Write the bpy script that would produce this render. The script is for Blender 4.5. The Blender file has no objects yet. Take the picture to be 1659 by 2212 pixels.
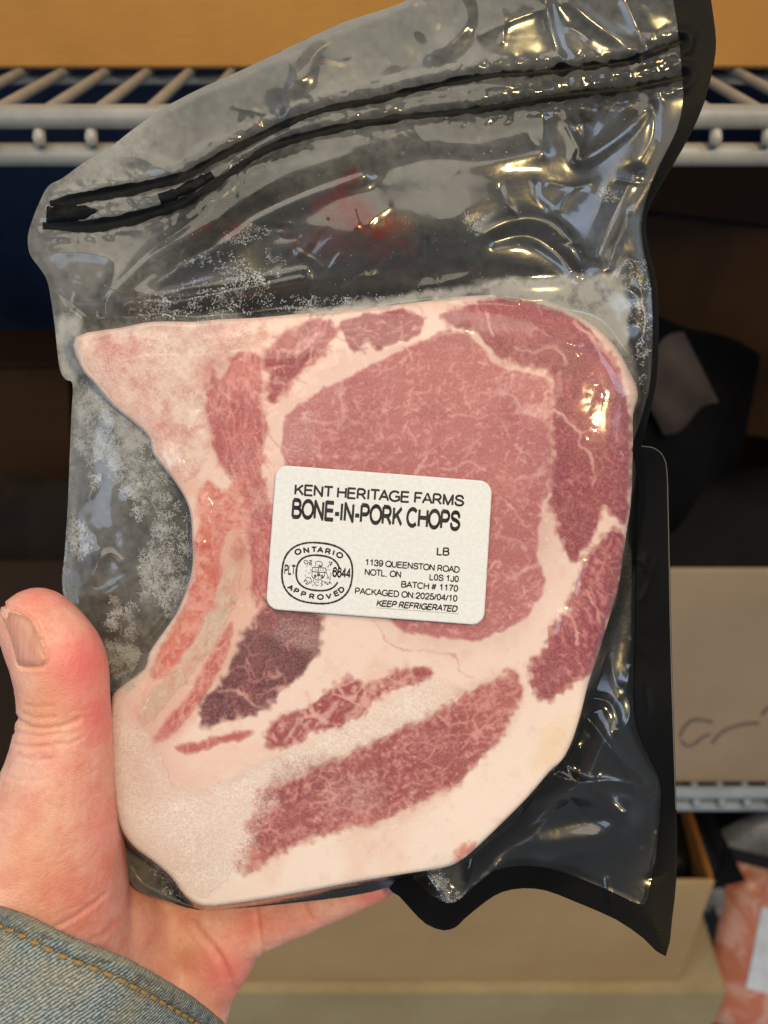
import bpy, math, random
import numpy as np
from mathutils import Vector, Matrix
from mathutils.bvhtree import BVHTree

random.seed(7)
rng = np.random.default_rng(7)
SC = bpy.context.scene
COL = SC.collection
R = math.radians

# ------------------------------------------------------------------ camera
F = 1915.0            # focal length in units of the 1659 x 2212 picture
CX, CY = 829.5, 1106.0
D0 = 0.25             # metres to the bag
PITCH = R(35)
CAM_Z = 1.4
cam_d = bpy.data.cameras.new('camera')
cam = bpy.data.objects.new('camera', cam_d)
COL.objects.link(cam)
cam.location = (0, 0, CAM_Z)
cam.rotation_euler = (R(90) - PITCH, 0, 0)
cam_d.sensor_fit = 'VERTICAL'
cam_d.sensor_height = 36.0
cam_d.lens = 18.0 / (CY / F)
cam_d.clip_start = 0.01
cam_d.clip_end = 20
cam_d.dof.use_dof = True
cam_d.dof.focus_distance = 0.247
cam_d.dof.aperture_fstop = 12.5
SC.camera = cam
CAMROT = cam.rotation_euler.to_matrix()

# ------------------------------------------------------------------ world and lamps
world = bpy.data.worlds.new('World')
SC.world = world
world.use_nodes = True
bg = world.node_tree.nodes['Background']
bg.inputs[0].default_value = (0.82, 0.91, 1.0, 1)
bg.inputs[1].default_value = 0.30


def cam_dir(x, y, z):
    """a direction given in camera axes (right, up, backwards) in world axes"""
    return CAMROT @ Vector((x, y, z)).normalized()


def area(name, loc, target, size, power, color, sy=None, shape=None):
    l = bpy.data.lights.new(name, 'AREA')
    l.energy = power
    l.color = color
    l.size = size
    if shape:
        l.shape = shape
    elif sy:
        l.shape = 'RECTANGLE'
        l.size_y = sy
    o = bpy.data.objects.new(name, l)
    COL.objects.link(o)
    o.location = loc
    o.rotation_euler = (Vector(target) - Vector(loc)).to_track_quat('-Z', 'Y').to_euler()
    return o


AIM = Vector((0, 0.205, 1.257))
area('ceiling_lamp', AIM + cam_dir(0.457, 0.31, 1.0) * 1.5, AIM, 0.17, 11.0, (1.0, 0.72, 0.30), shape='DISK')
area('ceiling_panel', AIM + cam_dir(-0.30, 0.75, 0.9) * 2.3, AIM, 2.2, 33.0, (1.0, 0.89, 0.71), sy=1.7)
area('window_right', AIM + cam_dir(1.0, 0.50, 0.68) * 1.6, AIM, 0.35, 4.5, (0.60, 0.76, 1.0), sy=0.9)
area('window_left', AIM + cam_dir(-1.0, -0.1, 0.9) * 1.7, AIM, 0.5, 5.0, (0.66, 0.80, 1.0), sy=0.9)

SC.view_settings.view_transform = 'Standard'
SC.view_settings.look = 'None'
SC.view_settings.exposure = 0.0
SC.view_settings.gamma = 1.0
SC.cycles.use_denoising = True
SC.cycles.max_bounces = 5
SC.cycles.transparent_max_bounces = 16
SC.cycles.caustics_reflective = False
SC.cycles.caustics_refractive = False


# ------------------------------------------------------------------ helpers
def lin(r, g=None, b=None):
    if g is None:
        r, g, b = r
    f = lambda c: (c / 255 / 12.92) if c / 255 <= 0.04045 else ((c / 255 + 0.055) / 1.055) ** 2.4
    return (f(r), f(g), f(b))


def L3(px, py, w):
    """picture point at height w (mm towards the camera) above the bag plane -> local metres"""
    w = np.asarray(w, float) * 1e-3
    D = D0 - w
    return np.stack([(np.asarray(px, float) - CX) / F * D, (CY - np.asarray(py, float)) / F * D, w + 0 * D], -1)


def frame(o):
    """put an Empty's axes on the held bag's own plane"""
    o.location = Vector((0, 0, CAM_Z)) + CAMROT @ Vector((0, 0, -D0))
    o.rotation_euler = cam.rotation_euler


def empty(name, label, cat, group=None):
    o = bpy.data.objects.new(name, None)
    o.empty_display_size = 0.02
    COL.objects.link(o)
    o['label'] = label
    o['category'] = cat
    if group:
        o['group'] = group
    return o


def mesh_np(name, V, faces, mat, parent=None, smooth=True, attrs=None, colors=None):
    me = bpy.data.meshes.new(name)
    V = np.asarray(V, np.float32)
    if isinstance(faces, np.ndarray):
        n, k = faces.shape
        me.vertices.add(len(V))
        me.vertices.foreach_set('co', V.ravel())
        me.loops.add(n * k)
        me.loops.foreach_set('vertex_index', faces.astype(np.int32).ravel())
        me.polygons.add(n)
        me.polygons.foreach_set('loop_start', np.arange(0, n * k, k, dtype=np.int32))
        me.polygons.foreach_set('loop_total', np.full(n, k, np.int32))
        me.update(calc_edges=True)
    else:
        me.from_pydata([tuple(v) for v in V], [], faces)
        me.update()
    for nme, a in (attrs or {}).items():
        at = me.attributes.new(nme, 'FLOAT', 'POINT')
        at.data.foreach_set('value', np.asarray(a, np.float32).ravel())
    for nme, a in (colors or {}).items():
        at = me.attributes.new(nme, 'FLOAT_COLOR', 'POINT')
        c = np.ones((len(V), 4), np.float32)
        c[:, :3] = a
        at.data.foreach_set('color', c.ravel())
    if smooth:
        me.polygons.foreach_set('use_smooth', np.ones(len(me.polygons), bool))
    o = bpy.data.objects.new(name, me)
    COL.objects.link(o)
    if mat:
        me.materials.append(mat)
    if parent is not None:
        o.parent = parent
    return o


class NT:
    """short-hand for building node materials"""
    def __init__(s, name):
        s.m = bpy.data.materials.new(name)
        s.m.use_nodes = True
        s.t = s.m.node_tree
        s.t.nodes.clear()
        s.out = s.t.nodes.new('ShaderNodeOutputMaterial')

    def n(s, kind, **kw):
        nd = s.t.nodes.new(kind)
        for k, v in kw.items():
            if k.startswith('_'):
                setattr(nd, k[1:], v)
                continue
            key = int(k[1:]) if k[0] == 'i' and k[1:].isdigit() else k.replace('__', ' ')
            sock = nd.inputs[key]
            if hasattr(v, 'is_linked') or hasattr(v, 'links'):
                s.t.links.new(v, sock)
            elif isinstance(v, tuple) and len(v) == 3 and sock.type == 'RGBA':
                sock.default_value = (*v, 1)
            else:
                sock.default_value = v
        return nd

    def math(s, op, a, b=0.0, clamp=False):
        return s.n('ShaderNodeMath', _operation=op, _use_clamp=clamp, i0=a, i1=b).outputs[0]

    def mix(s, f, a, b, blend='MIX'):
        nd = s.t.nodes.new('ShaderNodeMix')
        nd.data_type = 'RGBA'
        nd.blend_type = blend
        for sock, v in ((nd.inputs[0], f), (nd.inputs[6], a), (nd.inputs[7], b)):
            if hasattr(v, 'links'):
                s.t.links.new(v, sock)
            elif isinstance(v, tuple):
                sock.default_value = (*v, 1)
            else:
                sock.default_value = v
        return nd.outputs[2]

    def ramp(s, v, a, b, lo=0.0, hi=1.0, smooth=True):
        nd = s.n('ShaderNodeMapRange', i0=v, i1=a, i2=b, i3=lo, i4=hi)
        if smooth:
            nd.interpolation_type = 'SMOOTHSTEP'
        return nd.outputs[0]

    def noise(s, vec, scale, detail=3.0, rough=0.55, dist=0.0):
        return s.n('ShaderNodeTexNoise', Vector=vec, Scale=scale, Detail=detail, Roughness=rough, Distortion=dist)

    def attr(s, name):
        return s.n('ShaderNodeAttribute', _attribute_name=name)

    def obj(s):
        return s.n('ShaderNodeTexCoord').outputs['Object']

    def scale(s, vec, x, y, z, rot=(0, 0, 0)):
        nd = s.n('ShaderNodeMapping', Vector=vec, Scale=(x, y, z), Rotation=rot)
        return nd.outputs[0]

    def bump(s, h, strength, dist):
        return s.n('ShaderNodeBump', Height=h, Strength=strength, Distance=dist).outputs[0]

    def done(s, sh):
        s.t.links.new(sh, s.out.inputs['Surface'])
        return s.m

    def pbr(s, **kw):
        return s.n('ShaderNodeBsdfPrincipled', **kw).outputs[0]


def simple(name, col, rough=0.6, spec=0.5, metal=0.0, var=0.15, nscale=60.0, bump=0.0):
    t = NT(name)
    o = t.obj()
    nz = t.noise(o, nscale, 5.0, 0.6)
    c = t.mix(t.ramp(nz.outputs[0], 0.3, 0.7), tuple(x * (1 - var) for x in col), tuple(min(1, x * (1 + var)) for x in col))
    kw = dict(Base__Color=c, Roughness=rough, Metallic=metal)
    kw['Specular IOR Level'] = spec
    if bump:
        kw['Normal'] = t.bump(t.noise(o, nscale * 6, 4.0).outputs[0], 0.5, bump)
    nd = t.n('ShaderNodeBsdfPrincipled', **kw)
    return t.done(nd.outputs[0])


# --- numpy fields
LATTICE = {}


def vnoise(X, Y, scale, seed):
    g = LATTICE.get(seed)
    if g is None:
        g = LATTICE[seed] = np.random.default_rng(seed).random((256, 256))
    x, y = X / scale + 1000.3, Y / scale + 1000.7
    xi, yi = np.floor(x).astype(int), np.floor(y).astype(int)
    fx, fy = x - xi, y - yi
    fx, fy = fx * fx * (3 - 2 * fx), fy * fy * (3 - 2 * fy)
    a = g[yi % 256, xi % 256]; b = g[yi % 256, (xi + 1) % 256]
    c = g[(yi + 1) % 256, xi % 256]; d = g[(yi + 1) % 256, (xi + 1) % 256]
    return ((a * (1 - fx) + b * fx) * (1 - fy) + (c * (1 - fx) + d * fx) * fy) * 2 - 1


def fbm(X, Y, scale, octv, seed, gain=0.5):
    s, amp, tot = 0.0, 1.0, 0.0
    for k in range(octv):
        s = s + amp * vnoise(X, Y, scale / 2 ** k, seed + k * 17)
        tot += amp
        amp *= gain
    return s / tot


def smooth_poly(P, sub=3, closed=True):
    P = np.asarray(P, float)
    n = len(P)
    out = []
    rngi = range(n) if closed else range(n - 1)
    for i in rngi:
        if closed:
            p0, p1, p2, p3 = P[i - 1], P[i], P[(i + 1) % n], P[(i + 2) % n]
        else:
            p0, p1, p2, p3 = P[max(i - 1, 0)], P[i], P[i + 1], P[min(i + 2, n - 1)]
        for k in range(sub):
            t = k / sub
            out.append(0.5 * (2 * p1 + (p2 - p0) * t + (2 * p0 - 5 * p1 + 4 * p2 - p3) * t * t + (3 * p1 - p0 - 3 * p2 + p3) * t ** 3))
    if not closed:
        out.append(P[-1])
    return np.array(out)


def seg_d2(X, Y, a, b):
    ex, ey = b[0] - a[0], b[1] - a[1]
    wx, wy = X - a[0], Y - a[1]
    t = np.clip((wx * ex + wy * ey) / (ex * ex + ey * ey + 1e-9), 0, 1)
    return (wx - ex * t) ** 2 + (wy - ey * t) ** 2


def line_d(X, Y, P, reach=120.0):
    """distance to an open polyline (inf beyond reach)"""
    P = np.asarray(P, float)
    out = np.full(X.shape, 1e9)
    lo, hi = P.min(0) - reach, P.max(0) + reach
    m = (X > lo[0]) & (X < hi[0]) & (Y > lo[1]) & (Y < hi[1])
    x, y = X[m], Y[m]
    d = np.full(x.shape, 1e9)
    for a, b in zip(P[:-1], P[1:]):
        d = np.minimum(d, seg_d2(x, y, a, b))
    out[m] = np.sqrt(d)
    return out


def poly_sdf(X, Y, P, reach=80.0):
    """signed distance to a closed polygon, negative inside (only exact within reach)"""
    P = np.asarray(P, float)
    out = np.full(X.shape, 1e3)
    lo, hi = P.min(0) - reach, P.max(0) + reach
    m = (X > lo[0]) & (X < hi[0]) & (Y > lo[1]) & (Y < hi[1])
    x, y = X[m], Y[m]
    d = np.full(x.shape, 1e9)
    ins = np.zeros(x.shape, bool)
    for a, b in zip(P, np.roll(P, -1, 0)):
        d = np.minimum(d, seg_d2(x, y, a, b))
        c = (a[1] > y) != (b[1] > y)
        if abs(b[1] - a[1]) > 1e-9:
            ins ^= c & (x < (b[0] - a[0]) * (y - a[1]) / (b[1] - a[1]) + a[0])
    out[m] = np.sqrt(d) * np.where(ins, -1, 1)
    return out


def grid_sdf(X, Y, P, near=36.0, k=6):
    """signed distance on a regular net: coarse everywhere, exact close to the outline"""
    ny, nx = X.shape
    ci = np.unique(np.r_[np.arange(0, nx, k), nx - 1])
    cj = np.unique(np.r_[np.arange(0, ny, k), ny - 1])
    C = poly_sdf(X[np.ix_(cj, ci)], Y[np.ix_(cj, ci)], P, 3000)
    A = np.stack([np.interp(np.arange(nx), ci, r) for r in C])
    A = np.stack([np.interp(np.arange(ny), cj, A[:, i]) for i in range(nx)], 1)
    m = np.abs(A) < near
    A[m] = poly_sdf(X[m], Y[m], P, 3000)
    return A


def sstep(a, b, v):
    t = np.clip((v - a) / (b - a), 0, 1)
    return t * t * (3 - 2 * t)


class Sheet:
    """a regular net of points over a polygon of the picture, its rim snapped to the polygon"""
    def __init__(s, P, step, sub=3):
        P = smooth_poly(P, sub) if sub > 1 else np.asarray(P, float)
        lo, hi = P.min(0) - 3 * step, P.max(0) + 3 * step
        xs, ys = np.arange(lo[0], hi[0], step), np.arange(lo[1], hi[1], step)
        s.X, s.Y = np.meshgrid(xs, ys)
        s.sd = grid_sdf(s.X, s.Y, P)
        gy, gx = np.gradient(s.sd, step)
        ins = s.sd <= 0
        cell = (ins[:-1, :-1].astype(int) + ins[1:, :-1] + ins[:-1, 1:] + ins[1:, 1:]) >= 1
        snap = (s.sd > 0) & (s.sd < 2.0 * step)
        gl = np.maximum(np.hypot(gx, gy), 0.3)
        s.X = np.where(snap, s.X - gx / gl * s.sd, s.X)
        s.Y = np.where(snap, s.Y - gy / gl * s.sd, s.Y)
        s.sd = np.where(snap, 0, s.sd)
        s.cell = cell
        ny, nx = s.X.shape
        s.id = np.arange(ny * nx).reshape(ny, nx)

    def faces(s, cell=None):
        c = s.cell if cell is None else (s.cell & cell)
        q = np.stack([s.id[:-1, :-1][c], s.id[1:, :-1][c], s.id[1:, 1:][c], s.id[:-1, 1:][c]], -1)
        return q

    def compact(s, q):
        used, inv = np.unique(q, return_inverse=True)
        return used, inv.reshape(q.shape)


def ribbon(pts, width, closed=False):
    """flat strip along a polyline in picture units: (xy array, faces)"""
    P = np.asarray(pts, float)
    n = len(P)
    if closed:
        T = np.roll(P, -1, 0) - np.roll(P, 1, 0)
    else:
        T = np.gradient(P, axis=0)
    T /= np.linalg.norm(T, axis=1)[:, None] + 1e-9
    N = np.stack([-T[:, 1], T[:, 0]], -1)
    W = (np.asarray(width, float) * np.ones(n))[:, None] / 2
    V = np.concatenate([P + N * W, P - N * W])
    Q = []
    for i in range(n if closed else n - 1):
        j = (i + 1) % n
        Q.append((i, j, n + j, n + i))
    return V, Q


def box_mesh(name, x0, x1, y0, y1, z0, z1, mat, parent=None, bevel=0.0015):
    import bmesh
    bm = bmesh.new()
    bmesh.ops.create_cube(bm, size=1)
    for v in bm.verts:
        v.co = Vector(((x0 + x1) / 2 + v.co.x * (x1 - x0), (y0 + y1) / 2 + v.co.y * (y1 - y0), (z0 + z1) / 2 + v.co.z * (z1 - z0)))
    if bevel:
        bmesh.ops.bevel(bm, geom=bm.edges[:], offset=bevel, segments=2, affect='EDGES')
    me = bpy.data.meshes.new(name)
    bm.to_mesh(me)
    bm.free()
    o = bpy.data.objects.new(name, me)
    COL.objects.link(o)
    me.materials.append(mat)
    o.parent = parent
    return o


def tube_mesh(name, pts, rad, mat, parent=None, seg=12):
    pts = [Vector(p) for p in pts]
    V, Q = [], []
    n = len(pts)
    up = None
    for i, p in enumerate(pts):
        t = (pts[min(i + 1, n - 1)] - pts[max(i - 1, 0)]).normalized()
        a = t.orthogonal().normalized() if up is None else (up - t * up.dot(t)).normalized()
        up = a
        b = t.cross(a)
        r = rad[i] if hasattr(rad, '__len__') else rad
        for k in range(seg):
            an = 2 * math.pi * k / seg
            V.append(p + a * math.cos(an) * r + b * math.sin(an) * r)
    for i in range(n - 1):
        for k in range(seg):
            k2 = (k + 1) % seg
            Q.append((i * seg + k, i * seg + k2, (i + 1) * seg + k2, (i + 1) * seg + k))
    Q.append(tuple(range(seg))[::-1])
    Q.append(tuple((n - 1) * seg + k for k in range(seg)))
    return mesh_np(name, V, Q, mat, parent)


# ------------------------------------------------------------------ setting: inside of the freezer
M_wall = simple('dark_navy_liner', lin(54, 74, 108), 0.55, 0.3, var=0.35, nscale=9)
for nm, a in (('wall_back', (-0.60, 0.60, 0.93, 0.96, 0.0, 1.9)), ('wall_left', (-0.62, -0.60, 0.40, 0.96, 0.0, 1.9)),
              ('wall_right', (0.60, 0.62, 0.40, 0.96, 0.0, 1.9)), ('ceiling', (-0.62, 0.62, 0.40, 0.96, 1.9, 1.93)),
              ('floor', (-0.62, 0.62, 0.40, 0.96, -0.03, 0.0))):
    o = box_mesh(nm, *a, M_wall, None, 0)
    o['kind'] = 'structure'


def ray(px, py):
    return CAMROT @ Vector(((px - CX) / F, (CY - py) / F, -1.0))


def hit_y(px, py, y):
    d = ray(px, py)
    t = y / d.y
    return Vector((0, 0, CAM_Z)) + d * t


def hit_z(px, py, z):
    d = ray(px, py)
    t = (z - CAM_Z) / d.z
    return Vector((0, 0, CAM_Z)) + d * t


M_wire = simple('coated_wire', lin(158, 155, 148), 0.4, 0.5, metal=0.1, var=0.14, nscale=40, bump=0.0004)
M_wire2 = simple('coated_wire_bluish', lin(150, 158, 166), 0.4, 0.5, var=0.12, nscale=40, bump=0.0004)


def wire_shelf(label, y, ztop, x_off, mat, pitch, n_half, back=0.42):
    t = empty('wire_shelf', label, 'shelf', 'wire shelves of the freezer')
    t.location = (0, y, ztop)
    rr, rw = 0.0052, 0.0027
    tube_mesh('front_rail', [(-0.55, 0, 0), (0.55, 0, 0)], rr, mat, t, 20)
    tube_mesh('front_rail', [(-0.55, 0.001, -0.0165), (0.55, 0.001, -0.0165)], rr, mat, t, 20)
    for k in (0.13, 0.30, back - 0.01):
        tube_mesh('cross_rail', [(-0.55, k, -0.0052), (0.55, k, -0.0052)], 0.003, mat, t, 10)
    proto = None
    for k in range(-n_half, n_half + 1):
        x = x_off + k * pitch
        pts = [(0, back, 0.0), (0, 0.012, 0.0), (0, 0.004, -0.001), (0, -0.0005, -0.005), (0, -0.0035, -0.0085), (0, -0.0045, -0.0115)]
        if proto is None:
            proto = tube_mesh('wire', pts, [rw] * 4 + [rw * 1.15, rw * 0.9], mat, t, 10)
            proto.location.x = x
        else:
            c = proto.copy()
            COL.objects.link(c)
            c.parent = t
            c.location.x = x
    return t


pa = hit_y(165, 252, 0.430)
wire_shelf('grey wire shelf at the top, carrying the wide tan cardboard box', 0.430, pa.z, (hit_y(90, 295, 0.43)).x, M_wire, 0.0236, 20)
S2Z = hit_y(1550, 1712, 0.455).z
wire_shelf('bluish grey wire shelf under the beige box with marker scribbles', 0.455, S2Z, 0.006, M_wire2, 0.0205, 23)


def cardboard(name, c1, c2, rough=0.75, corr=0.0):
    t = NT(name)
    o = t.obj()
    a = t.noise(o, 7.0, 4.0, 0.6)
    f = t.noise(t.scale(o, 60, 60, 900), 1.0, 3.0, 0.6)
    c = t.mix(t.ramp(a.outputs[0], 0.3, 0.7), c1, c2)
    c = t.mix(t.ramp(f.outputs[0], 0.35, 0.75, 0, 0.22), c, tuple(x * 0.6 for x in c1))
    b = t.bump(t.noise(t.scale(o, 260, 260, 6), 1.0, 2.0).outputs[0], 0.25, 0.0006)
    nd = t.n('ShaderNodeBsdfPrincipled', Base__Color=c, Roughness=rough, Normal=b)
    nd.inputs['Specular IOR Level'].default_value = 0.25
    return t.done(nd.outputs[0])


M_card_tan = cardboard('cardboard_tan', lin(196, 142, 72), lin(182, 128, 66))
M_card_beige = cardboard('cardboard_beige', lin(172, 150, 126), lin(158, 138, 116))
M_card_kraft = cardboard('cardboard_kraft', lin(192, 160, 118), lin(180, 148, 106))
M_card_orange = cardboard('cardboard_orange', lin(176, 120, 52), lin(156, 100, 40))
M_card_shaded = cardboard('cardboard_shaded', lin(62, 40, 22), lin(50, 32, 18))  # brown board with the shade deep in the freezer put into its colour
M_tape = simple('brown_tape', lin(104, 76, 40), 0.4, 0.5)
M_ink = simple('marker_ink', lin(112, 100, 94), 0.8, 0.2)

# wide tan box standing on the top shelf
yb = hit_z(830, 148, pa.z + 0.0025).y
t = empty('cardboard_box', 'wide tan cardboard box standing on the top wire shelf', 'box', 'cardboard boxes')
t.location = (0, yb, pa.z + 0.0025)
box_mesh('front_panel', -0.50, 0.52, 0, 0.004, 0, 0.26, M_card_tan, t)
box_mesh('side_panel', -0.504, -0.5005, 0, 0.28, 0, 0.26, M_card_tan, t)
box_mesh('side_panel', 0.5205, 0.524, 0, 0.28, 0, 0.26, M_card_tan, t)
box_mesh('back_panel', -0.50, 0.52, 0.276, 0.28, 0, 0.26, M_card_tan, t)
box_mesh('lid', -0.50, 0.52, 0.0005, 0.2795, 0.2605, 0.264, M_card_tan, t)


def open_box(label, x0, x1, y0, y1, z0, z1, mat, inner=None, flap=None):
    t = empty('cardboard_box', label, 'box', 'cardboard boxes')
    t.location = ((x0 + x1) / 2, y0, z0)
    hx, d, h = (x1 - x0) / 2, y1 - y0, z1 - z0
    e = 0.004
    box_mesh('front_panel', -hx, hx, 0, e, 0, h, mat, t)
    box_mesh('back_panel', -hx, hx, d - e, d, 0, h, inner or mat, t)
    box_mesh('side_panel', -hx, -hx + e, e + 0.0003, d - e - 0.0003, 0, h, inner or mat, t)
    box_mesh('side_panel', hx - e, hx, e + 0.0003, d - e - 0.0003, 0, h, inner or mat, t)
    box_mesh('base', -hx + e, hx - e, e, d - e, 0.0003, e, mat, t)
    return t


# beige box on the middle shelf: open top, black packs inside
B2Y = 0.4625
z_top = hit_y(1550, 1231, B2Y).z
b2 = open_box('open beige cardboard box with faint marker scribbles on the middle shelf', -0.02, 0.36, B2Y, 0.80, S2Z + 0.0025, z_top, M_card_beige, M_card_shaded)


open_box('left end of the beige box built as its own carton, shade in its colour, behind the thumb', -0.44, -0.03, B2Y + 0.003, 0.80, S2Z + 0.0025, hit_y(60, 1222, B2Y).z, M_card_shaded, M_card_shaded)  # separate carton for the beige box's dim left end, shade in its colour


def stroke(name, pts_px, w, y, parent, mat):
    P = smooth_poly(pts_px, 6, closed=False)
    V2, Q = ribbon(P, w)
    V = [hit_y(v[0], v[1], y) - parent.location for v in V2]
    return mesh_np(name, V, Q, mat, parent, smooth=False)


ys = B2Y - 0.0004
stroke('handwriting', [(1540, 1560), (1500, 1555), (1478, 1572), (1468, 1592)], 6, ys, b2, M_ink)
stroke('handwriting', [(1470, 1600), (1490, 1612), (1520, 1592), (1535, 1586)], 6, ys, b2, M_ink)
stroke('handwriting', [(1538, 1606), (1560, 1582), (1600, 1566), (1640, 1562)], 6, ys, b2, M_ink)
stroke('handwriting', [(1645, 1545), (1665, 1525), (1690, 1520)], 7, ys, b2, M_ink)

# open box on the lowest shelf
B3Y = 0.458
z3t = hit_y(1000, 1905, B3Y).z
z3b = hit_y(1000, 2120, B3Y).z
x3r = hit_y(1546, 1905, B3Y).x
b3 = open_box('open kraft cardboard box full of meat packs at the bottom of the picture', -0.24, x3r, B3Y, 0.72, z3b, z3t, M_card_kraft, M_card_orange)

M_card_olive = cardboard('cardboard_olive', lin(168, 148, 110), lin(184, 166, 130))
t = empty('carton', 'olive tan carton under the open kraft box, along the lower edge', 'carton', 'cardboard boxes')
t.location = (0, B3Y - 0.012, z3b - 0.2)
box_mesh('front_panel', -0.30, 0.34, 0, 0.004, 0, 0.1985, M_card_olive, t)
box_mesh('lid', -0.30, 0.34, 0.0, 0.27, 0.1988, 0.1996, M_card_olive, t)
M_blackpack = simple('black_pack_film', lin(12, 12, 14), 0.38, 0.3, var=0.3, nscale=30, bump=0.002)
M_brownpack = simple('brown_pack_film', lin(38, 27, 18), 0.36, 0.35, var=0.5, nscale=24, bump=0.002)
M_silver = simple('clear_grey_film', lin(120, 124, 134), 0.2, 0.6, var=0.5, nscale=22, bump=0.004)


def meat_mat(name, c1, c2):
    t = NT(name)
    o = t.obj()
    n1 = t.noise(o, 30, 4, 0.6, 1.0)
    c = t.mix(t.ramp(n1.outputs[0], 0.42, 0.6), c1, c2)
    nd = t.n('ShaderNodeBsdfPrincipled', Base__Color=c, Roughness=0.3, Normal=t.bump(t.noise(o, 60, 3).outputs[0], 0.5, 0.002))
    return t.done(nd.outputs[0])


M_meat_or = meat_mat('orange_meat', lin(196, 118, 92), lin(212, 160, 142))
M_meat_pk = meat_mat('pink_meat', lin(188, 108, 100), lin(222, 178, 158))
M_paper_bg = simple('white_label_paper', lin(206, 212, 222), 0.6, 0.3, var=0.12, nscale=50)


def pack(label, loc, rot, size, mat, film=None, lab=None, seed=1):
    """a lumpy sealed pack: rounded slab of meat in a thin flange of film"""
    t = empty('meat_pack', label, 'meat pack', 'sealed packs in the freezer')
    t.location = loc
    t.rotation_euler = rot
    sx, sy, sz = size
    n = 28
    V, Q = [], []
    r = np.random.default_rng(seed)
    ph = r.random(6) * 6
    for sgn in (1, -1):
        base = len(V)
        for j in range(n + 1):
            for i in range(n + 1):
                u, v = i / n * 2 - 1, j / n * 2 - 1
                q = (abs(u) ** 4 + abs(v) ** 4) ** 0.25
                h = max(0.0, 1 - q ** 4) ** 0.5
                bmp = 1 + 0.16 * math.sin(3.1 * u + ph[0]) * math.cos(2.7 * v + ph[1]) + 0.08 * math.sin(7 * u + ph[2] + 3 * v)
                V.append((u * sx, v * sy, sgn * (h * sz * bmp + 0.0003)))
        for j in range(n):
            for i in range(n):
                a = base + j * (n + 1) + i
                q = (a, a + 1, a + n + 2, a + n + 1)
                Q.append(q if sgn > 0 else q[::-1])
    mesh_np('meat', V, Q, mat, t)
    if film:
        V = [(sx * 1.16 * cx, sy * 1.16 * cy, z) for z in (-0.0002, 0.0002) for cx, cy in ((-1, -1), (1, -1), (1, 1), (-1, 1))]
        Q = [(3, 2, 1, 0), (4, 5, 6, 7), (0, 1, 5, 4), (1, 2, 6, 5), (2, 3, 7, 6), (3, 0, 4, 7)]
        mesh_np('film_flange', V, Q, film, t, smooth=False)
    if lab:
        u0, v0, lw, lh = lab
        V = []
        for j in range(9):
            for i in range(9):
                u, v = u0 + (i / 8 - 0.5) * lw, v0 + (j / 8 - 0.5) * lh
                q = (abs(u) ** 4 + abs(v) ** 4) ** 0.25
                V.append((u * sx, v * sy, sz * 1.22 * max(0.05, 1 - q ** 4) ** 0.5))
        Q = [(j * 9 + i, j * 9 + i + 1, j * 9 + i + 10, j * 9 + i + 9) for j in range(8) for i in range(8)]
        mesh_np('label_sticker', V, Q, M_paper_bg, t)
    return t


# packs seen above the front of the open kraft box
for k, (px, m, lb) in enumerate(((560, M_brownpack, 'brown sealed pack in the kraft box, just right of the little finger'),
                                 (770, M_meat_pk, 'pink meat pack in the kraft box, below the black seal of the bag'),
                                 (1060, M_brownpack, 'dark brown sealed pack in the kraft box, right of the bag lobe'),
                                 (1190, M_meat_or, 'orange meat pack in the kraft box, seen under the curved bag rim'),
                                 (1400, M_blackpack, 'black sealed pack in the kraft box against its right side'))):
    p = hit_y(px, 1880, B3Y + 0.07)
    pack(lb, (p.x, B3Y + 0.085, z3t - 0.035), (R(14), R(6 * (-1) ** k), R(4 * k)), (0.058, 0.06, 0.020), m, M_blackpack, seed=k + 3)

# stack to the right of the kraft box
p = hit_y(1640, 2060, 0.50)
pack('orange pink meat pack with white sticker, right of the kraft box', (p.x + 0.012, 0.50, p.z), (R(52), R(6), R(-12)), (0.058, 0.085, 0.016), M_meat_or, M_blackpack, lab=(0.05, 0.10, 0.95, 1.0), seed=21)
p = hit_y(1500, 2170, 0.50)
pack('small dark pack lying at the foot of the kraft box corner', (p.x + 0.01, 0.505, p.z - 0.015), (R(18), R(0), R(30)), (0.045, 0.05, 0.014), M_blackpack, None, seed=22)
p = hit_y(1640, 2190, 0.48)
pack('pink meat pack in the lower right corner, under the stickered one', (p.x + 0.02, 0.48, p.z - 0.022), (R(28), R(0), R(8)), (0.07, 0.055, 0.014), M_meat_pk, M_blackpack, seed=23)
p = hit_y(1640, 1850, 0.58)
pack('crumpled clear grey pack above the stickered meat pack', (p.x + 0.02, 0.58, p.z), (R(40), R(-12), R(20)), (0.10, 0.05, 0.020), M_silver, None, seed=24)
p = hit_y(1640, 1790, 0.66)
pack('black sealed pack deep in the shade below the middle shelf', (p.x, 0.68, p.z - 0.01), (R(50), 0, 0), (0.12, 0.07, 0.02), M_blackpack, None, seed=25)

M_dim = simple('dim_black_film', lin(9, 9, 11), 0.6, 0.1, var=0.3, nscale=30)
M_dimbrown = simple('dim_brown_film', lin(34, 23, 14), 0.6, 0.15, var=0.4, nscale=30)
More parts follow.
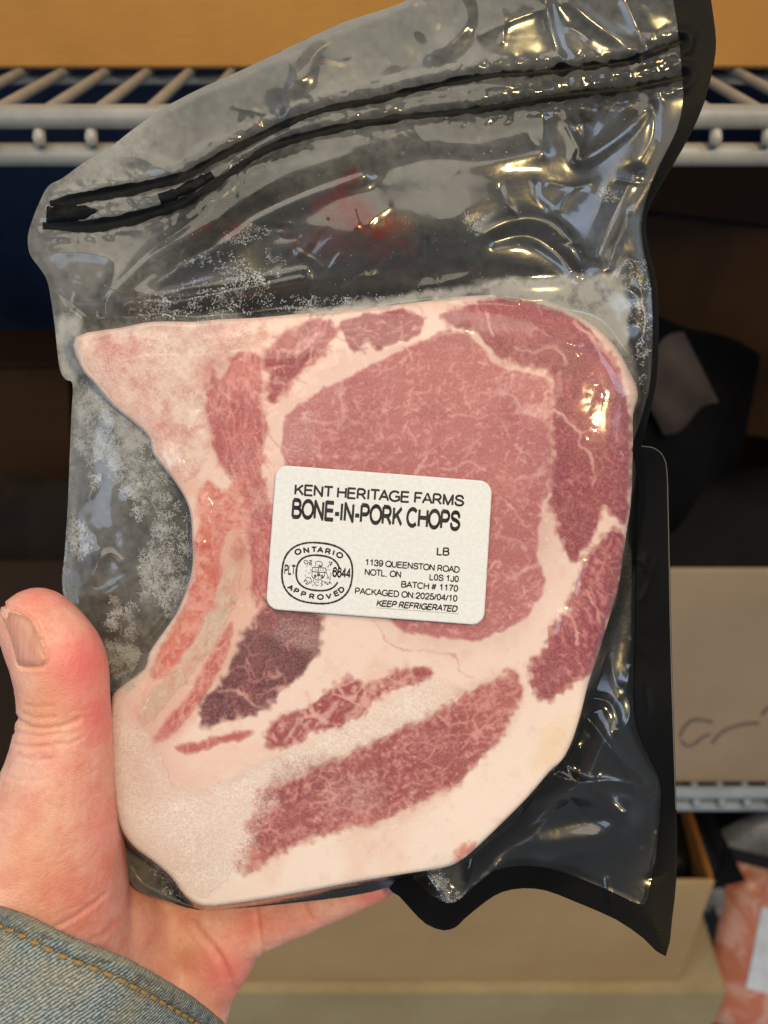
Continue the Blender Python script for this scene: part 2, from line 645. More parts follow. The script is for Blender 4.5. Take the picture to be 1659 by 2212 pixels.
# dim cartons and flat black pouches between the two upper shelves
def slab(name, label, cat, px, py, y, size, rot, mat, strip=None):
    t = empty(name, label, cat, 'dim things between the upper shelves')
    p = hit_y(px, py, y)
    t.location = p
    t.rotation_euler = [R(v) for v in rot]
    w_, h_, d_ = size
    if cat == 'pouch':
        V, Q, n = [], [], 14
        for sg in (1, -1):
            b0 = len(V)
            for j in range(n + 1):
                for i in range(n + 1):
                    u, v = i / n * 2 - 1, j / n * 2 - 1
                    q = max(0.0, (1 - u ** 4) * (1 - v ** 4))
                    V.append((u * w_ / 2, -sg * (d_ * q * (0.8 + 0.3 * math.sin(4 * u + 2 * v)) + 0.0004), v * h_ / 2 + 0.004 * math.sin(3 * u)))
            for j in range(n):
                for i in range(n):
                    a_ = b0 + j * (n + 1) + i
                    q = (a_, a_ + 1, a_ + n + 2, a_ + n + 1)
                    Q.append(q if sg > 0 else q[::-1])
        mesh_np('film', V, Q, mat, t)
    else:
        box_mesh('front_panel', -w_ / 2, w_ / 2, 0, 0.003, -h_ / 2, h_ / 2, mat, t)
        box_mesh('side_panel', -w_ / 2, -w_ / 2 + 0.003, 0.0033, d_, -h_ / 2, h_ / 2, mat, t)
        box_mesh('side_panel', w_ / 2 - 0.003, w_ / 2, 0.0033, d_, -h_ / 2, h_ / 2, mat, t)
        box_mesh('lid', -w_ / 2, w_ / 2, 0.0, d_, h_ / 2 + 0.0003, h_ / 2 + 0.003, mat, t)
    if strip:
        box_mesh('tape', -w_ * 0.1, w_ * 0.40, -0.0012, -0.0004, strip - 0.009, strip + 0.009, M_tape, t, 0)
    return t


slab('carton', 'dim brown carton far left behind the bag', 'carton', 20, 1010, 0.62, (0.10, 0.17, 0.10), (-6, 10, 24), M_card_shaded)
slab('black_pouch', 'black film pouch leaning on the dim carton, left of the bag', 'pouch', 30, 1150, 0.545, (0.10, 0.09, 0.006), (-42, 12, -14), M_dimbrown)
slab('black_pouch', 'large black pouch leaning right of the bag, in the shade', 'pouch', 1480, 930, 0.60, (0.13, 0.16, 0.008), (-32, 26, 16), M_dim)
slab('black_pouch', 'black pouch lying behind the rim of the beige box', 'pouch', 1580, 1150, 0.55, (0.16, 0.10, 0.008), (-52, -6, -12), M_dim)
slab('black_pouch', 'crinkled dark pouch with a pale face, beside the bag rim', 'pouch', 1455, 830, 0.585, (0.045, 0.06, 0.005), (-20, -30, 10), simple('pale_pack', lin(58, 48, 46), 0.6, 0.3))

# dark brown carton standing upright behind, right
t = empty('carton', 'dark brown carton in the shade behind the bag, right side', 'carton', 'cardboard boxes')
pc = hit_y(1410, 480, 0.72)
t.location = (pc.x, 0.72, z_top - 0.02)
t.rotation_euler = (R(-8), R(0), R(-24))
box_mesh('front_panel', -0.02, 0.34, 0, 0.004, 0, pc.z - z_top + 0.02, M_card_shaded, t)
box_mesh('side_panel', -0.02, -0.016, 0.0043, 0.12, 0, pc.z - z_top + 0.02, M_card_shaded, t)
box_mesh('flap', -0.02, 0.34, 0.0, 0.003, pc.z - z_top + 0.0203, pc.z - z_top + 0.075, M_card_shaded, t).rotation_euler = (R(-3), 0, 0)

# ------------------------------------------------------------------ the pork chop
CHOP = [(163, 728), (260, 708), (330, 695), (420, 695), (470, 690), (560, 686), (700, 672), (830, 660), (940, 648), (1010, 640), (1080, 638),
        (1150, 646), (1220, 668), (1290, 708), (1333, 755), (1362, 806), (1378, 852), (1367, 898), (1367, 960), (1363, 1080), (1355, 1140),
        (1346, 1200), (1335, 1270), (1315, 1340), (1290, 1420), (1270, 1480), (1255, 1540), (1236, 1600), (1214, 1642), (1186, 1668),
        (1140, 1722), (1080, 1782), (1030, 1830), (990, 1862), (950, 1876), (880, 1887), (760, 1907), (640, 1930), (520, 1950), (440, 1958),
        (400, 1935), (370, 1895), (330, 1860), (288, 1828), (258, 1780), (243, 1700), (236, 1600), (240, 1520), (252, 1490), (310, 1447), (323, 1409), (355, 1363),
        (383, 1321), (406, 1265), (416, 1219), (415, 1159), (411, 1108), (397, 1071), (369, 1029), (332, 983), (322, 946), (295, 918),
        (244, 877), (205, 830), (172, 789)]

# tissue regions traced on the cut face: name, polygon, colour, marbling (veins, flecks), edge softness
REG = [
    ('vertebra_bone', [(168, 735), (260, 712), (330, 700), (470, 696), (560, 690), (575, 712), (560, 735), (530, 745), (500, 762), (484, 805), (466, 790), (452, 812), (440, 862),
                       (450, 930), (455, 960), (440, 1000), (420, 1030), (400, 1040), (372, 1025), (335, 980), (325, 945), (297, 915), (246, 874), (208, 828), (175, 788)],
     (216, 168, 156), 0.0, 0.25, 8),
    ('loin_muscle', [(626, 886), (683, 851), (742, 822), (802, 787), (861, 762), (921, 737), (961, 715), (1000, 718), (1030, 740), (1048, 765),
                     (1075, 790), (1124, 800), (1160, 808), (1186, 824), (1192, 881), (1191, 951), (1190, 1010), (1181, 1065), (1165, 1129), (1160, 1184), (1170, 1222),
                     (1177, 1248), (1167, 1288), (1139, 1328), (1090, 1362), (1035, 1386), (980, 1382), (921, 1375), (881, 1365), (846, 1343), (790, 1300), (700, 1220),
                     (640, 1120), (614, 1010), (611, 960), (611, 921)], (186, 114, 114), 0.22, 0.62, 5),
    ('cap_muscle', [(951, 682), (990, 668), (1075, 645), (1149, 647), (1210, 668), (1263, 700), (1292, 728), (1318, 765), (1340, 800), (1352, 850), (1362, 901), (1366, 980),
                    (1360, 1065), (1352, 1129), (1333, 1122), (1312, 1100), (1298, 1104), (1288, 1139), (1263, 1184), (1240, 1216), (1209, 1158), (1194, 1100), (1188, 1065), (1192, 1000),
                    (1193, 940), (1194, 881), (1193, 826), (1176, 799), (1124, 788), (1086, 776), (1056, 748), (1034, 722), (985, 706)], (142, 58, 72), 0.35, 0.35, 5),
    ('chine_muscle', [(732, 695), (767, 680), (827, 673), (881, 672), (914, 690), (905, 728), (851, 742), (815, 757), (794, 733), (779, 745), (762, 762), (742, 732)], (152, 56, 66), 0.5, 0.3, 5),
    ('spinal_muscle', [(587, 742), (620, 712), (650, 697), (690, 690), (722, 694), (730, 712), (707, 754), (679, 786), (640, 812), (622, 850), (605, 867), (580, 867), (577, 826), (568, 793), (573, 766)],
     (162, 64, 70), 0.65, 0.3, 7),
    ('rib_muscle', [(503, 765), (559, 761), (566, 798), (566, 863), (573, 909), (573, 955), (562, 1010), (580, 1066), (590, 1136), (584, 1230), (576, 1300), (560, 1330), (548, 1290), (540, 1200), (528, 1140), (512, 1060), (485, 1020), (462, 975), (450, 920), (442, 862),
                    (454, 812), (464, 795), (480, 814), (494, 789)], (178, 84, 84), 0.12, 0.2, 7),
    ('bone_marrow', [(424, 1066), (452, 1039), (480, 1062), (520, 1030), (552, 1040), (560, 1100), (530, 1150), (492, 1150), (480, 1190), (478, 1250), (456, 1312), (428, 1370), (398, 1418), (364, 1456), (336, 1466), (322, 1452),
                     (338, 1412), (376, 1346), (408, 1274), (420, 1215), (422, 1165), (434, 1130), (428, 1100)], (212, 122, 98), 0.15, 0.35, 9),
    ('rib_bone', [(508, 1200), (522, 1225), (514, 1280), (490, 1338), (462, 1392), (422, 1446), (376, 1500), (334, 1550), (304, 1566), (298, 1545), (330, 1492), (372, 1448), (410, 1400), (442, 1344), (466, 1284), (484, 1230)],
     (208, 176, 158), 0.0, 0.2, 8),
    ('rib_strip_muscle', [(505, 1345), (486, 1420), (446, 1492), (395, 1560), (350, 1603), (330, 1594), (362, 1556), (405, 1504), (442, 1440), (470, 1385)], (190, 92, 84), 0.3, 0.3, 9),
    ('dark_belly_muscle', [(577, 1285), (640, 1300), (686, 1326), (690, 1371), (678, 1416), (650, 1460), (606, 1495), (567, 1530), (527, 1549), (477, 1559), (440, 1570), (438, 1512), (467, 1485),
                           (497, 1440), (512, 1396), (537, 1356), (560, 1320)], (96, 40, 48), 0.5, 0.35, 6),
    ('middle_strip_muscle', [(577, 1579), (616, 1540), (666, 1530), (700, 1500), (722, 1487), (755, 1468), (800, 1478), (834, 1460), (879, 1450), (909, 1438), (934, 1453), (924, 1466), (884, 1480),
                             (829, 1497), (780, 1542), (735, 1566), (681, 1581), (641, 1606), (601, 1616), (577, 1609)], (158, 66, 70), 0.75, 0.35, 5),
    ('thin_strip_muscle', [(383, 1609), (443, 1597), (517, 1578), (548, 1584), (497, 1604), (433, 1621), (393, 1624)], (190, 96, 90), 0.3, 0.4, 6),
    ('belly_muscle', [(512, 1867), (527, 1822), (537, 1783), (557, 1718), (616, 1693), (681, 1659), (755, 1629), (815, 1599), (904, 1559), (963, 1530), (1026, 1490), (1069, 1468), (1103, 1451),
                      (1120, 1468), (1125, 1498), (1108, 1520), (1112, 1537), (1095, 1563), (1077, 1597), (1047, 1627), (1009, 1670), (974, 1700), (905, 1735), (854, 1760), (794, 1782), (755, 1787),
                      (686, 1807), (631, 1832), (576, 1862), (527, 1886)], (156, 74, 74), 0.85, 0.45, 6),
    ('flank_muscle', [(1142, 1451), (1148, 1425), (1176, 1408), (1189, 1361), (1205, 1332), (1224, 1318), (1243, 1273), (1253, 1233), (1288, 1179), (1318, 1149), (1342, 1149), (1349, 1174),
                      (1338, 1260), (1320, 1330), (1297, 1400), (1272, 1455), (1232, 1481), (1211, 1498), (1181, 1511), (1155, 1498)], (146, 60, 74), 0.8, 0.35, 5),
    ('frosted_rib_bone', [(905, 1478), (940, 1466), (985, 1476), (1000, 1492), (960, 1524), (880, 1567), (760, 1622), (660, 1665), (572, 1708), (540, 1780), (510, 1870), (450, 1935), (405, 1925), (370, 1890),
                          (330, 1852), (285, 1818), (262, 1780), (246, 1680), (242, 1540), (262, 1500), (295, 1556), (330, 1612), (352, 1650), (372, 1695), (410, 1702), (470, 1690), (540, 1655),
                          (600, 1626), (700, 1588), (800, 1540)], (226, 200, 188), 0.0, 0.15, 12),
]

t = NT('meat_cut_face')
o = t.obj()
tis = t.attr('tissue').outputs['Color']
fleck, frost = t.attr('fleck').outputs['Fac'], t.attr('frost').outputs['Fac']
big = t.noise(o, 75, 3, 0.6)
col = t.mix(t.math('MULTIPLY', t.ramp(big.outputs[0], 0.3, 0.7, 0.0, 0.7), fleck, True), tis, t.mix(0.5, tis, (0.36, 0.08, 0.09)))
grain = t.noise(o, 1500, 2, 0.7)
col = t.mix(t.ramp(grain.outputs[0], 0.32, 0.72, 0.0, 0.09), col, lin(240, 212, 202))
fr_b = t.math('ADD', grain.outputs[0], big.outputs[0])
fr = t.math('MULTIPLY', frost, t.ramp(fr_b, 0.75, 1.25, 0.30, 0.95), True)
col = t.mix(fr, col, t.mix(t.ramp(grain.outputs[0], 0.35, 0.65), lin(236, 218, 212), lin(248, 238, 234)))
bsc = t.n('ShaderNodeBump', Height=grain.outputs[0], Strength=0.35, Distance=0.0003).outputs[0]
nd = t.n('ShaderNodeBsdfPrincipled', Base__Color=col, Roughness=t.ramp(frost, 0, 1, 0.42, 0.75), Normal=bsc)
nd.inputs['Specular IOR Level'].default_value = 0.25
M_meat = t.done(nd.outputs[0])

BRT = np.array((1.0, 1.0, 1.01))
chop = empty('pork_chop', 'raw bone-in pork chop, pink marbled meat with white fat, inside the clear bag', 'pork chop')
frame(chop)
S = Sheet(CHOP, 2.0)
X, Y = S.X, S.Y
WX = X + 5.5 * fbm(X, Y, 34, 3, 5) + 4.5 * fbm(X, Y, 13, 2, 8)
WY = Y + 5.5 * fbm(X, Y, 34, 3, 6) + 4.5 * fbm(X, Y, 13, 2, 9)
tissue = np.empty(X.shape + (3,))
fat = np.array(lin(240, 214, 204)); fat_low = np.array(lin(245, 226, 216)); fat_pink = np.array(lin(234, 194, 184))
k = sstep(1500, 1800, Y + (X - 700) * 0.25)[..., None]
tissue[:] = fat * (1 - k) + fat_low * k
k = (sstep(1400, 1000, Y) * 0.6)[..., None]
tissue[:] = tissue * (1 - k) + fat_pink * k
k = (0.75 * sstep(14, -14, poly_sdf(WX, WY, smooth_poly([(425, 1140), (560, 1120), (566, 1300), (525, 1385), (470, 1480), (390, 1590), (320, 1625), (280, 1575), (300, 1490), (345, 1420), (412, 1270)], 3), 60)))[..., None]
tissue[:] = tissue * (1 - k) + np.array(lin(222, 168, 150)) * k
k = (0.55 * sstep(14, -14, poly_sdf(WX, WY, smooth_poly([(330, 1620), (400, 1600), (540, 1600), (600, 1620), (520, 1660), (440, 1700), (380, 1695)], 3), 60)))[..., None]
tissue[:] = tissue * (1 - k) + np.array(lin(236, 196, 180)) * k
marbling = np.zeros(X.shape); fleck = np.full(X.shape, 0.06); frostA = np.zeros(X.shape)
sd_reg = {}
for nm, P, c, m, f, soft in REG:
    sd = poly_sdf(WX, WY, smooth_poly(P, 3), 60)
    sd_reg[nm] = sd
    k = sstep(soft * 0.75, -soft * 0.9, sd)
    tissue = tissue * (1 - k[..., None]) + np.array(lin(c)) * k[..., None]
    marbling = marbling * (1 - k) + m * k
    fleck = fleck * (1 - k) + f * k


def tint(P, c, amount, soft, warp=1.0):
    """a stain or a change of tissue inside a traced patch"""
    global tissue
    sd = poly_sdf(X + (WX - X) * warp * 2, Y + (WY - Y) * warp * 2, smooth_poly(P, 3), soft * 2 + 30)
    k = (amount * sstep(soft, -soft, sd))[..., None]
    tissue = tissue * (1 - k) + np.array(lin(c)) * k


VN1, VN2 = fbm(X, Y, 20, 2, 341), fbm(X, Y, 34, 3, 343)


def vein(P, width, amount=0.75, c=(226, 184, 170)):
    global tissue
    d = line_d(WX, WY, smooth_poly(P, 4, False), 40)
    k = (np.clip(1.05 * amount * sstep(width * (1.2 + 0.6 * VN1), width * 0.2, d) * (0.85 + 0.5 * VN2), 0, 1))[..., None]
    tissue = tissue * (1 - k) + np.array(lin(c)) * k


def vor_edge(X, Y, cell, seed):
    g = np.random.default_rng(seed).random((2, 256, 256))
    x, y = X / cell + 500, Y / cell + 500
    xi, yi = np.floor(x).astype(int), np.floor(y).astype(int)
    f1 = np.full(X.shape, 9.0); f2 = np.full(X.shape, 9.0)
    for dy in (-1, 0, 1):
        for dx in (-1, 0, 1):
            cx, cy = xi + dx, yi + dy
            d = np.hypot(cx + g[0][cy % 256, cx % 256] - x, cy + g[1][cy % 256, cx % 256] - y)
            f2 = np.minimum(f2, np.maximum(f1, d))
            f1 = np.minimum(f1, d)
    return f2 - f1


def rot(X, Y, deg, sx=1.0, sy=1.0):
    a = R(deg)
    return (X * math.cos(a) + Y * math.sin(a)) * sx, (-X * math.sin(a) + Y * math.cos(a)) * sy


def inside_of(nm, soft=6):
    return sstep(soft * 0.5, -soft, sd_reg[nm])


def paint(mask, c, sl=None):
    global tissue
    sl = sl or (slice(None), slice(None))
    k = np.clip(mask, 0, 1)[..., None]
    tissue[sl] = tissue[sl] * (1 - k) + np.array(lin(c)) * k


def span(nm):
    j, i = np.nonzero(sd_reg[nm] < 8)
    return slice(j.min(), j.max() + 1), slice(i.min(), i.max() + 1)


def marble(nm, cell, width, amount, keep, deg=0, stretch=1.0, seed=1, c=(228, 176, 164), grain=0.25):
    """seams of fat between the bundles of a muscle, broken and uneven, plus short pale flecks"""
    sl = span(nm)
    X_, Y_ = X[sl], Y[sl]
    msk = inside_of(nm)[sl]
    x, y = rot(X_ + 9 * fbm(X_, Y_, 30, 3, seed + 1), Y_ + 9 * fbm(X_, Y_, 30, 3, seed + 2), deg, 1 / stretch, 1.0)
    e = vor_edge(x, y, cell, seed)
    wv = width * (1.0 + 0.9 * fbm(X_, Y_, 26, 2, seed + 3))
    br = sstep(keep, keep + 0.45, fbm(X_, Y_, 55, 3, seed + 4) + 0.25 * fbm(X_, Y_, 12, 2, seed + 5))
    v = sstep(np.maximum(wv, 0.02), 0.0, e) * br * amount
    if grain:
        x, y = rot(X_ + 5 * fbm(X_, Y_, 22, 2, seed + 8), Y_ + 5 * fbm(X_, Y_, 22, 2, seed + 9), deg, 1 / (stretch * 1.3), 1.0)
        fl = np.clip(1 - np.abs(fbm(x, y, 20, 3, seed + 6, 0.6)) * 6.5, 0, 1) * sstep(-0.25, 0.30, fbm(X_, Y_, 30, 3, seed + 7)) * grain
        v = np.maximum(v, fl)
    paint(v * msk, c, sl)


def dash(P, width, amt, c, nx0=S.X[0, 0], ny0=S.Y[0, 0]):
    P = np.asarray(P, float)
    lo, hi = P.min(0) - width * 2, P.max(0) + width * 2
    i0, i1 = max(0, int((lo[0] - nx0) / 2)), int((hi[0] - nx0) / 2) + 2
    j0, j1 = max(0, int((lo[1] - ny0) / 2)), int((hi[1] - ny0) / 2) + 2
    sl = (slice(j0, j1), slice(i0, i1))
    x, y = X[sl], Y[sl]
    if x.size == 0:
        return
    d = np.full(x.shape, 1e9)
    for a, b in zip(P[:-1], P[1:]):
        d = np.minimum(d, seg_d2(x, y, a, b))
    paint(amt * sstep(width, width * 0.15, np.sqrt(d)), c, sl)


def flecks(nm, n, ln, wid, deg, spread, amt, c, fork=0.3):
    """short soft streaks of fat lying along the grain of a muscle"""
    sd = sd_reg[nm]
    j, i = np.nonzero(sd < -3)
    pick = rng.integers(0, len(j), n * 2)
    dens = fbm(X[j[pick], i[pick]], Y[j[pick], i[pick]], 60, 2, 351 + n)
    pick = pick[dens > rng.uniform(-0.7, 0.5, len(pick))][:n]
    for q in pick:
        p = np.array((X[j[q], i[q]], Y[j[q], i[q]]))
        a = R(deg + rng.normal(0, spread))
        l_ = ln * rng.uniform(0.35, 1.5)
        pts = [p]
        for _ in range(3):
            a += rng.normal(0, 0.45)
            pts.append(pts[-1] + l_ / 3 * np.array((math.cos(a), math.sin(a))))
        w_ = wid * rng.uniform(0.6, 1.5)
        am = amt * rng.uniform(0.4, 1.1)
        dash(pts, w_, am, c)
        if rng.random() < fork:
            a2 = a + rng.choice((-1, 1)) * rng.uniform(0.6, 1.4)
            dash([pts[1], pts[1] + l_ * 0.4 * np.array((math.cos(a2), math.sin(a2)))], w_ * 0.8, am, c)


def mottle(nm, c1, c2, scale, seed, amt=0.6):
    sl = span(nm)
    n_ = fbm(X[sl], Y[sl], scale, 4, seed, 0.6)
    m_ = inside_of(nm, 10)[sl]
    paint(sstep(0.05, 0.45, n_) * amt * m_, c1, sl)
    paint(sstep(-0.05, -0.45, n_) * amt * m_, c2, sl)


def zoom9(*p):
    return [(x * 0.496 + 603.5, y * 0.496 + 603.5) for x, y in p]


def zoom8(*p):
    return [(x * 0.463 + 109.7, y * 0.463 + 603.5) for x, y in p]


def zoom10(*p):
    return [(x * 0.496 + 219.4, y * 0.496 + 1261.8) for x, y in p]


# tone inside the muscles
tint([(640, 1000), (1150, 1050), (1160, 1240), (1080, 1370), (850, 1350)], (162, 84, 86), 0.45, 60)
tint([(860, 770), (1040, 760), (1170, 830), (1120, 900), (900, 880)], (190, 118, 112), 0.5, 40)
tint([(1200, 840), (1290, 900), (1310, 1040), (1240, 1160), (1205, 1060)], (142, 58, 68), 0.6, 30)
tint([(980, 660), (1100, 650), (1200, 690), (1150, 740), (1040, 720)], (172, 74, 80), 0.5, 25)
tint([(740, 700), (790, 690), (800, 725), (770, 745)], (134, 50, 62), 0.6, 12)
tint([(830, 690), (890, 700), (880, 730), (820, 735)], (142, 54, 64), 0.6, 14)
tint([(655, 745), (690, 740), (675, 775), (640, 790), (610, 790)], (146, 56, 66), 0.6, 14)
tint([(600, 730), (640, 712), (650, 740), (600, 760)], (190, 92, 84), 0.6, 12)
tint([(610, 1640), (760, 1640), (740, 1700), (600, 1740), (570, 1740)], (146, 66, 72), 0.55, 20)
tint([(880, 1590), (1000, 1530), (980, 1580), (880, 1650), (800, 1660)], (148, 66, 72), 0.5, 22)
tint([(520, 1830), (570, 1830), (570, 1870), (520, 1880)], (196, 124, 100), 0.8, 14)
tint([(760, 1760), (900, 1730), (980, 1690), (960, 1720), (800, 1790)], (190, 112, 98), 0.5, 18)
tint([(1000, 1500), (1110, 1460), (1110, 1540), (1040, 1620)], (184, 104, 96), 0.55, 24)
tint([(520, 1400), (640, 1380), (650, 1440), (560, 1500), (470, 1540)], (92, 38, 48), 0.6, 24)
tint([(590, 1330), (680, 1330), (680, 1400), (620, 1400)], (134, 78, 82), 0.7, 22)
tint([(1160, 1430), (1210, 1420), (1230, 1470), (1180, 1505)], (138, 58, 68), 0.5, 16)
# chine and rib bones: red marrow spots, grey and orange bone
tint(zoom8((250, 280), (340, 270), (380, 340), (320, 400), (270, 370)), (206, 118, 112), 0.75, 16)
tint(zoom8((455, 260), (490, 240), (490, 320), (450, 340)), (202, 104, 100), 0.8, 9)
tint(zoom8((800, 230), (980, 230), (1040, 270), (900, 320), (780, 290)), (226, 160, 138), 0.8, 16)
tint(zoom8((470, 560), (620, 540), (700, 640), (690, 780), (600, 820), (500, 740)), (206, 138, 126), 0.75, 24)
tint(zoom8((130, 300), (230, 300), (260, 420), (220, 480), (150, 420)), (226, 196, 180), 0.7, 18)
tint(zoom8((560, 870), (640, 860), (700, 950), (640, 1010)), (222, 170, 152), 0.7, 14)
tint(zoom8((670, 1060), (770, 1040), (760, 1130), (690, 1150)), (226, 152, 134), 0.7, 12)
tint(zoom8((700, 1200), (770, 1200), (760, 1330), (700, 1340)), (208, 104, 78), 0.7, 14)
tint(zoom8((580, 1560), (660, 1560), (620, 1680), (540, 1700)), (212, 116, 80), 0.7, 14)
tint(zoom8((700, 1480), (780, 1490), (760, 1540), (700, 1530)), (196, 84, 90), 0.75, 10)
tint(zoom8((780, 1180), (900, 1160), (980, 1240), (960, 1420), (880, 1540), (800, 1480)), (206, 146, 130), 0.5, 26)
tint(zoom8((860, 1210), (910, 1220), (900, 1310), (865, 1300)), (180, 96, 92), 0.7, 9)
tint(zoom8((690, 1010), (800, 1000), (830, 1060), (740, 1090)), (206, 100, 84), 0.6, 14)
tint(zoom8((900, 940), (1000, 930), (1020, 1090), (940, 1100)), (170, 76, 82), 0.7, 18)
tint(zoom8((730, 640), (900, 600), (930, 850), (800, 860)), (176, 82, 84), 0.55, 26)
tint(zoom8((860, 380), (960, 360), (960, 480), (870, 500)), (206, 122, 108), 0.7, 18)
tint([(960, 1790), (1010, 1835), (975, 1862), (955, 1850)], (222, 130, 116), 0.0, 6)
tint([(985, 1835), (1030, 1815), (1010, 1845), (980, 1862)], (204, 104, 92), 0.9, 7)
tint([(1150, 1640), (1200, 1560), (1240, 1560), (1215, 1640), (1180, 1665)], (236, 206, 168), 0.6, 22)
tint([(560, 1290), (590, 1300), (600, 1360), (560, 1370)], (150, 76, 80), 0.5, 12)
# long fat strands
for P, w in ((zoom9((275, 440), (262, 490), (280, 560), (290, 600), (340, 630), (370, 632)), 5), (zoom9((290, 600), (210, 625), (120, 612)), 4),
             (zoom9((560, 655), (585, 690), (590, 720)), 4), (zoom9((880, 490), (950, 488), (1010, 500), (1040, 540), (1045, 575), (1120, 580)), 4.5),
             (zoom9((595, 840), (625, 800), (650, 760), (700, 720), (760, 680)), 5), (zoom9((970, 960), (1010, 1000), (1050, 1040), (1070, 1070)), 4),
             (zoom9((940, 1110), (1000, 1130), (1040, 1140), (1070, 1170)), 4), (zoom9((1050, 870), (1120, 850), (1150, 830)), 7),
             (zoom9((740, 600), (800, 590), (860, 600), (900, 590)), 3), (zoom9((1190, 560), (1260, 620), (1310, 670), (1310, 720), (1350, 760)), 4),
             (zoom9((1310, 670), (1380, 655), (1420, 660)), 3.5), (zoom9((1350, 760), (1370, 850), (1360, 900)), 3.5),
             (zoom9((1030, 300), (1100, 310), (1180, 285), (1230, 310), (1250, 360)), 5), (zoom9((900, 150), (915, 200), (930, 240)), 4.5),
             (zoom9((1290, 190), (1330, 230), (1400, 290), (1440, 340), (1490, 430), (1520, 520)), 6), (zoom9((1290, 150), (1300, 210), (1370, 250)), 4),
             (zoom9((1010, 1310), (1080, 1270), (1150, 1240)), 6), (zoom9((1185, 880), (1172, 940), (1165, 1000)), 6),
             (zoom9((820, 440), (815, 520), (830, 560)), 3), (zoom9((700, 820), (760, 830), (820, 800), (900, 830)), 3),
             (zoom9((1240, 1450), (1290, 1500), (1300, 1580)), 4.5), (zoom9((1340, 1360), (1380, 1420), (1400, 1500)), 4),
             (zoom10((670, 200), (690, 90), (700, 40)), 3.5), (zoom10((600, 460), (640, 480), (660, 520), (720, 530)), 5), (zoom10((720, 380), (730, 410), (770, 400), (760, 375)), 4),
             (zoom10((510, 465), (620, 470), (640, 500)), 5), (zoom10((630, 330), (660, 400)), 3), (zoom10((920, 540), (960, 580), (1020, 520)), 8), (zoom10((900, 480), (930, 560), (980, 600)), 8),
             (zoom10((1030, 440), (1060, 500), (1110, 480)), 4), (zoom10((1150, 450), (1130, 520), (1060, 570)), 5), (zoom10((860, 580), (830, 640), (800, 690)), 5),
             (zoom10((1230, 400), (1250, 430), (1330, 420)), 5), (zoom10((1330, 360), (1350, 400), (1400, 410)), 6)):
    vein(P, w)
for P, w, c in ((zoom9((1180, 440), (1188, 560), (1186, 700), (1188, 820), (1176, 920)), 6, (206, 140, 132)), (zoom10((1190, 160), (1230, 230), (1330, 290), (1480, 300), (1550, 320), (1560, 380), (1620, 400)), 2.6, (206, 150, 132)),
                (zoom8((985, 420), (1000, 560), (985, 700), (1010, 800)), 4, (226, 180, 166)),
                (zoom8((800, 460), (830, 600), (870, 760)), 2.4, (214, 150, 138)), (zoom8((870, 420), (880, 600), (900, 760), (930, 860)), 2.4, (214, 150, 138)),
                (zoom8((930, 400), (930, 560), (960, 700)), 2.4, (214, 150, 138)), (zoom8((760, 480), (770, 620), (800, 720)), 2.4, (210, 140, 130)),
                (zoom8((760, 1190), (880, 1180), (960, 1160), (1020, 1150)), 5, (222, 172, 156)), (zoom8((900, 1170), (960, 1100), (990, 1080)), 4, (220, 166, 152)),
                (zoom8((1080, 330), (1170, 330), (1240, 250)), 4.5, (224, 176, 160)), (zoom8((1000, 420), (1120, 400), (1190, 300)), 4, (220, 166, 152)),
                (zoom8((1060, 560), (1130, 480), (1240, 400), (1300, 330)), 6, (226, 182, 168)),
                (zoom8((665, 1150), (660, 1250), (668, 1350), (640, 1440), (590, 1550), (520, 1660)), 5, (226, 180, 160))):
    vein(P, w, 0.65, c)


marble('loin_muscle', 62, 0.08, 0.55, 0.10, -25, 1.3, 201, (220, 156, 148), 0.55)
marble('loin_muscle', 26, 0.10, 0.4, 0.15, -25, 1.6, 205, (214, 150, 142), 0.35)
marble('cap_muscle', 52, 0.07, 0.6, 0.05, 70, 1.3, 211, (216, 146, 140), 0.32)
marble('chine_muscle', 44, 0.08, 0.5, 0.1, -20, 1.8, 221, (222, 162, 152), 0.0)
marble('spinal_muscle', 46, 0.12, 0.7, -0.05, -38, 2.6, 231, (228, 176, 164), 0.0)
marble('belly_muscle', 36, 0.13, 0.7, -0.22, -24, 1.7, 241, (226, 170, 158), 0.50)
marble('belly_muscle', 17, 0.16, 0.55, -0.05, -24, 1.6, 245, (214, 146, 138), 0.0)
marble('flank_muscle', 34, 0.11, 0.6, -0.12, 70, 1.4, 251, (222, 152, 148), 0.40)
marble('middle_strip_muscle', 42, 0.17, 0.9, -0.35, -30, 1.5, 261, (230, 184, 168), 0.30)
marble('dark_belly_muscle', 42, 0.09, 0.75, 0.0, -40, 1.4, 271, (206, 142, 134), 0.20)
marble('rib_strip_muscle', 26, 0.16, 0.6, -0.2, -55, 2.0, 281, (226, 174, 156), 0.40)
marble('thin_strip_muscle', 24, 0.16, 0.6, -0.2, -12, 2.0, 285, (226, 174, 156), 0.40)
marble('rib_muscle', 34, 0.10, 0.5, 0.05, 86, 4.0, 291, (224, 160, 150), 0.60)
flecks('loin_muscle', 1200, 11, 2.6, -32, 40, 0.72, (232, 182, 174))
flecks('loin_muscle', 90, 26, 2.6, -40, 45, 0.7, (236, 190, 180), 0.8)
flecks('cap_muscle', 420, 10, 2.4, 70, 40, 0.42, (214, 140, 136))
flecks('belly_muscle', 520, 10, 3.6, -24, 45, 0.5, (226, 164, 152), 0.5)
flecks('flank_muscle', 150, 13, 4.0, 66, 40, 0.45, (220, 146, 140), 0.6)
flecks('middle_strip_muscle', 60, 14, 4.4, -28, 40, 0.6, (232, 184, 166), 0.6)
flecks('dark_belly_muscle', 90, 11, 3.2, -50, 40, 0.45, (196, 128, 122))
flecks('spinal_muscle', 34, 34, 3.4, -44, 12, 0.6, (232, 182, 166), 0.1)
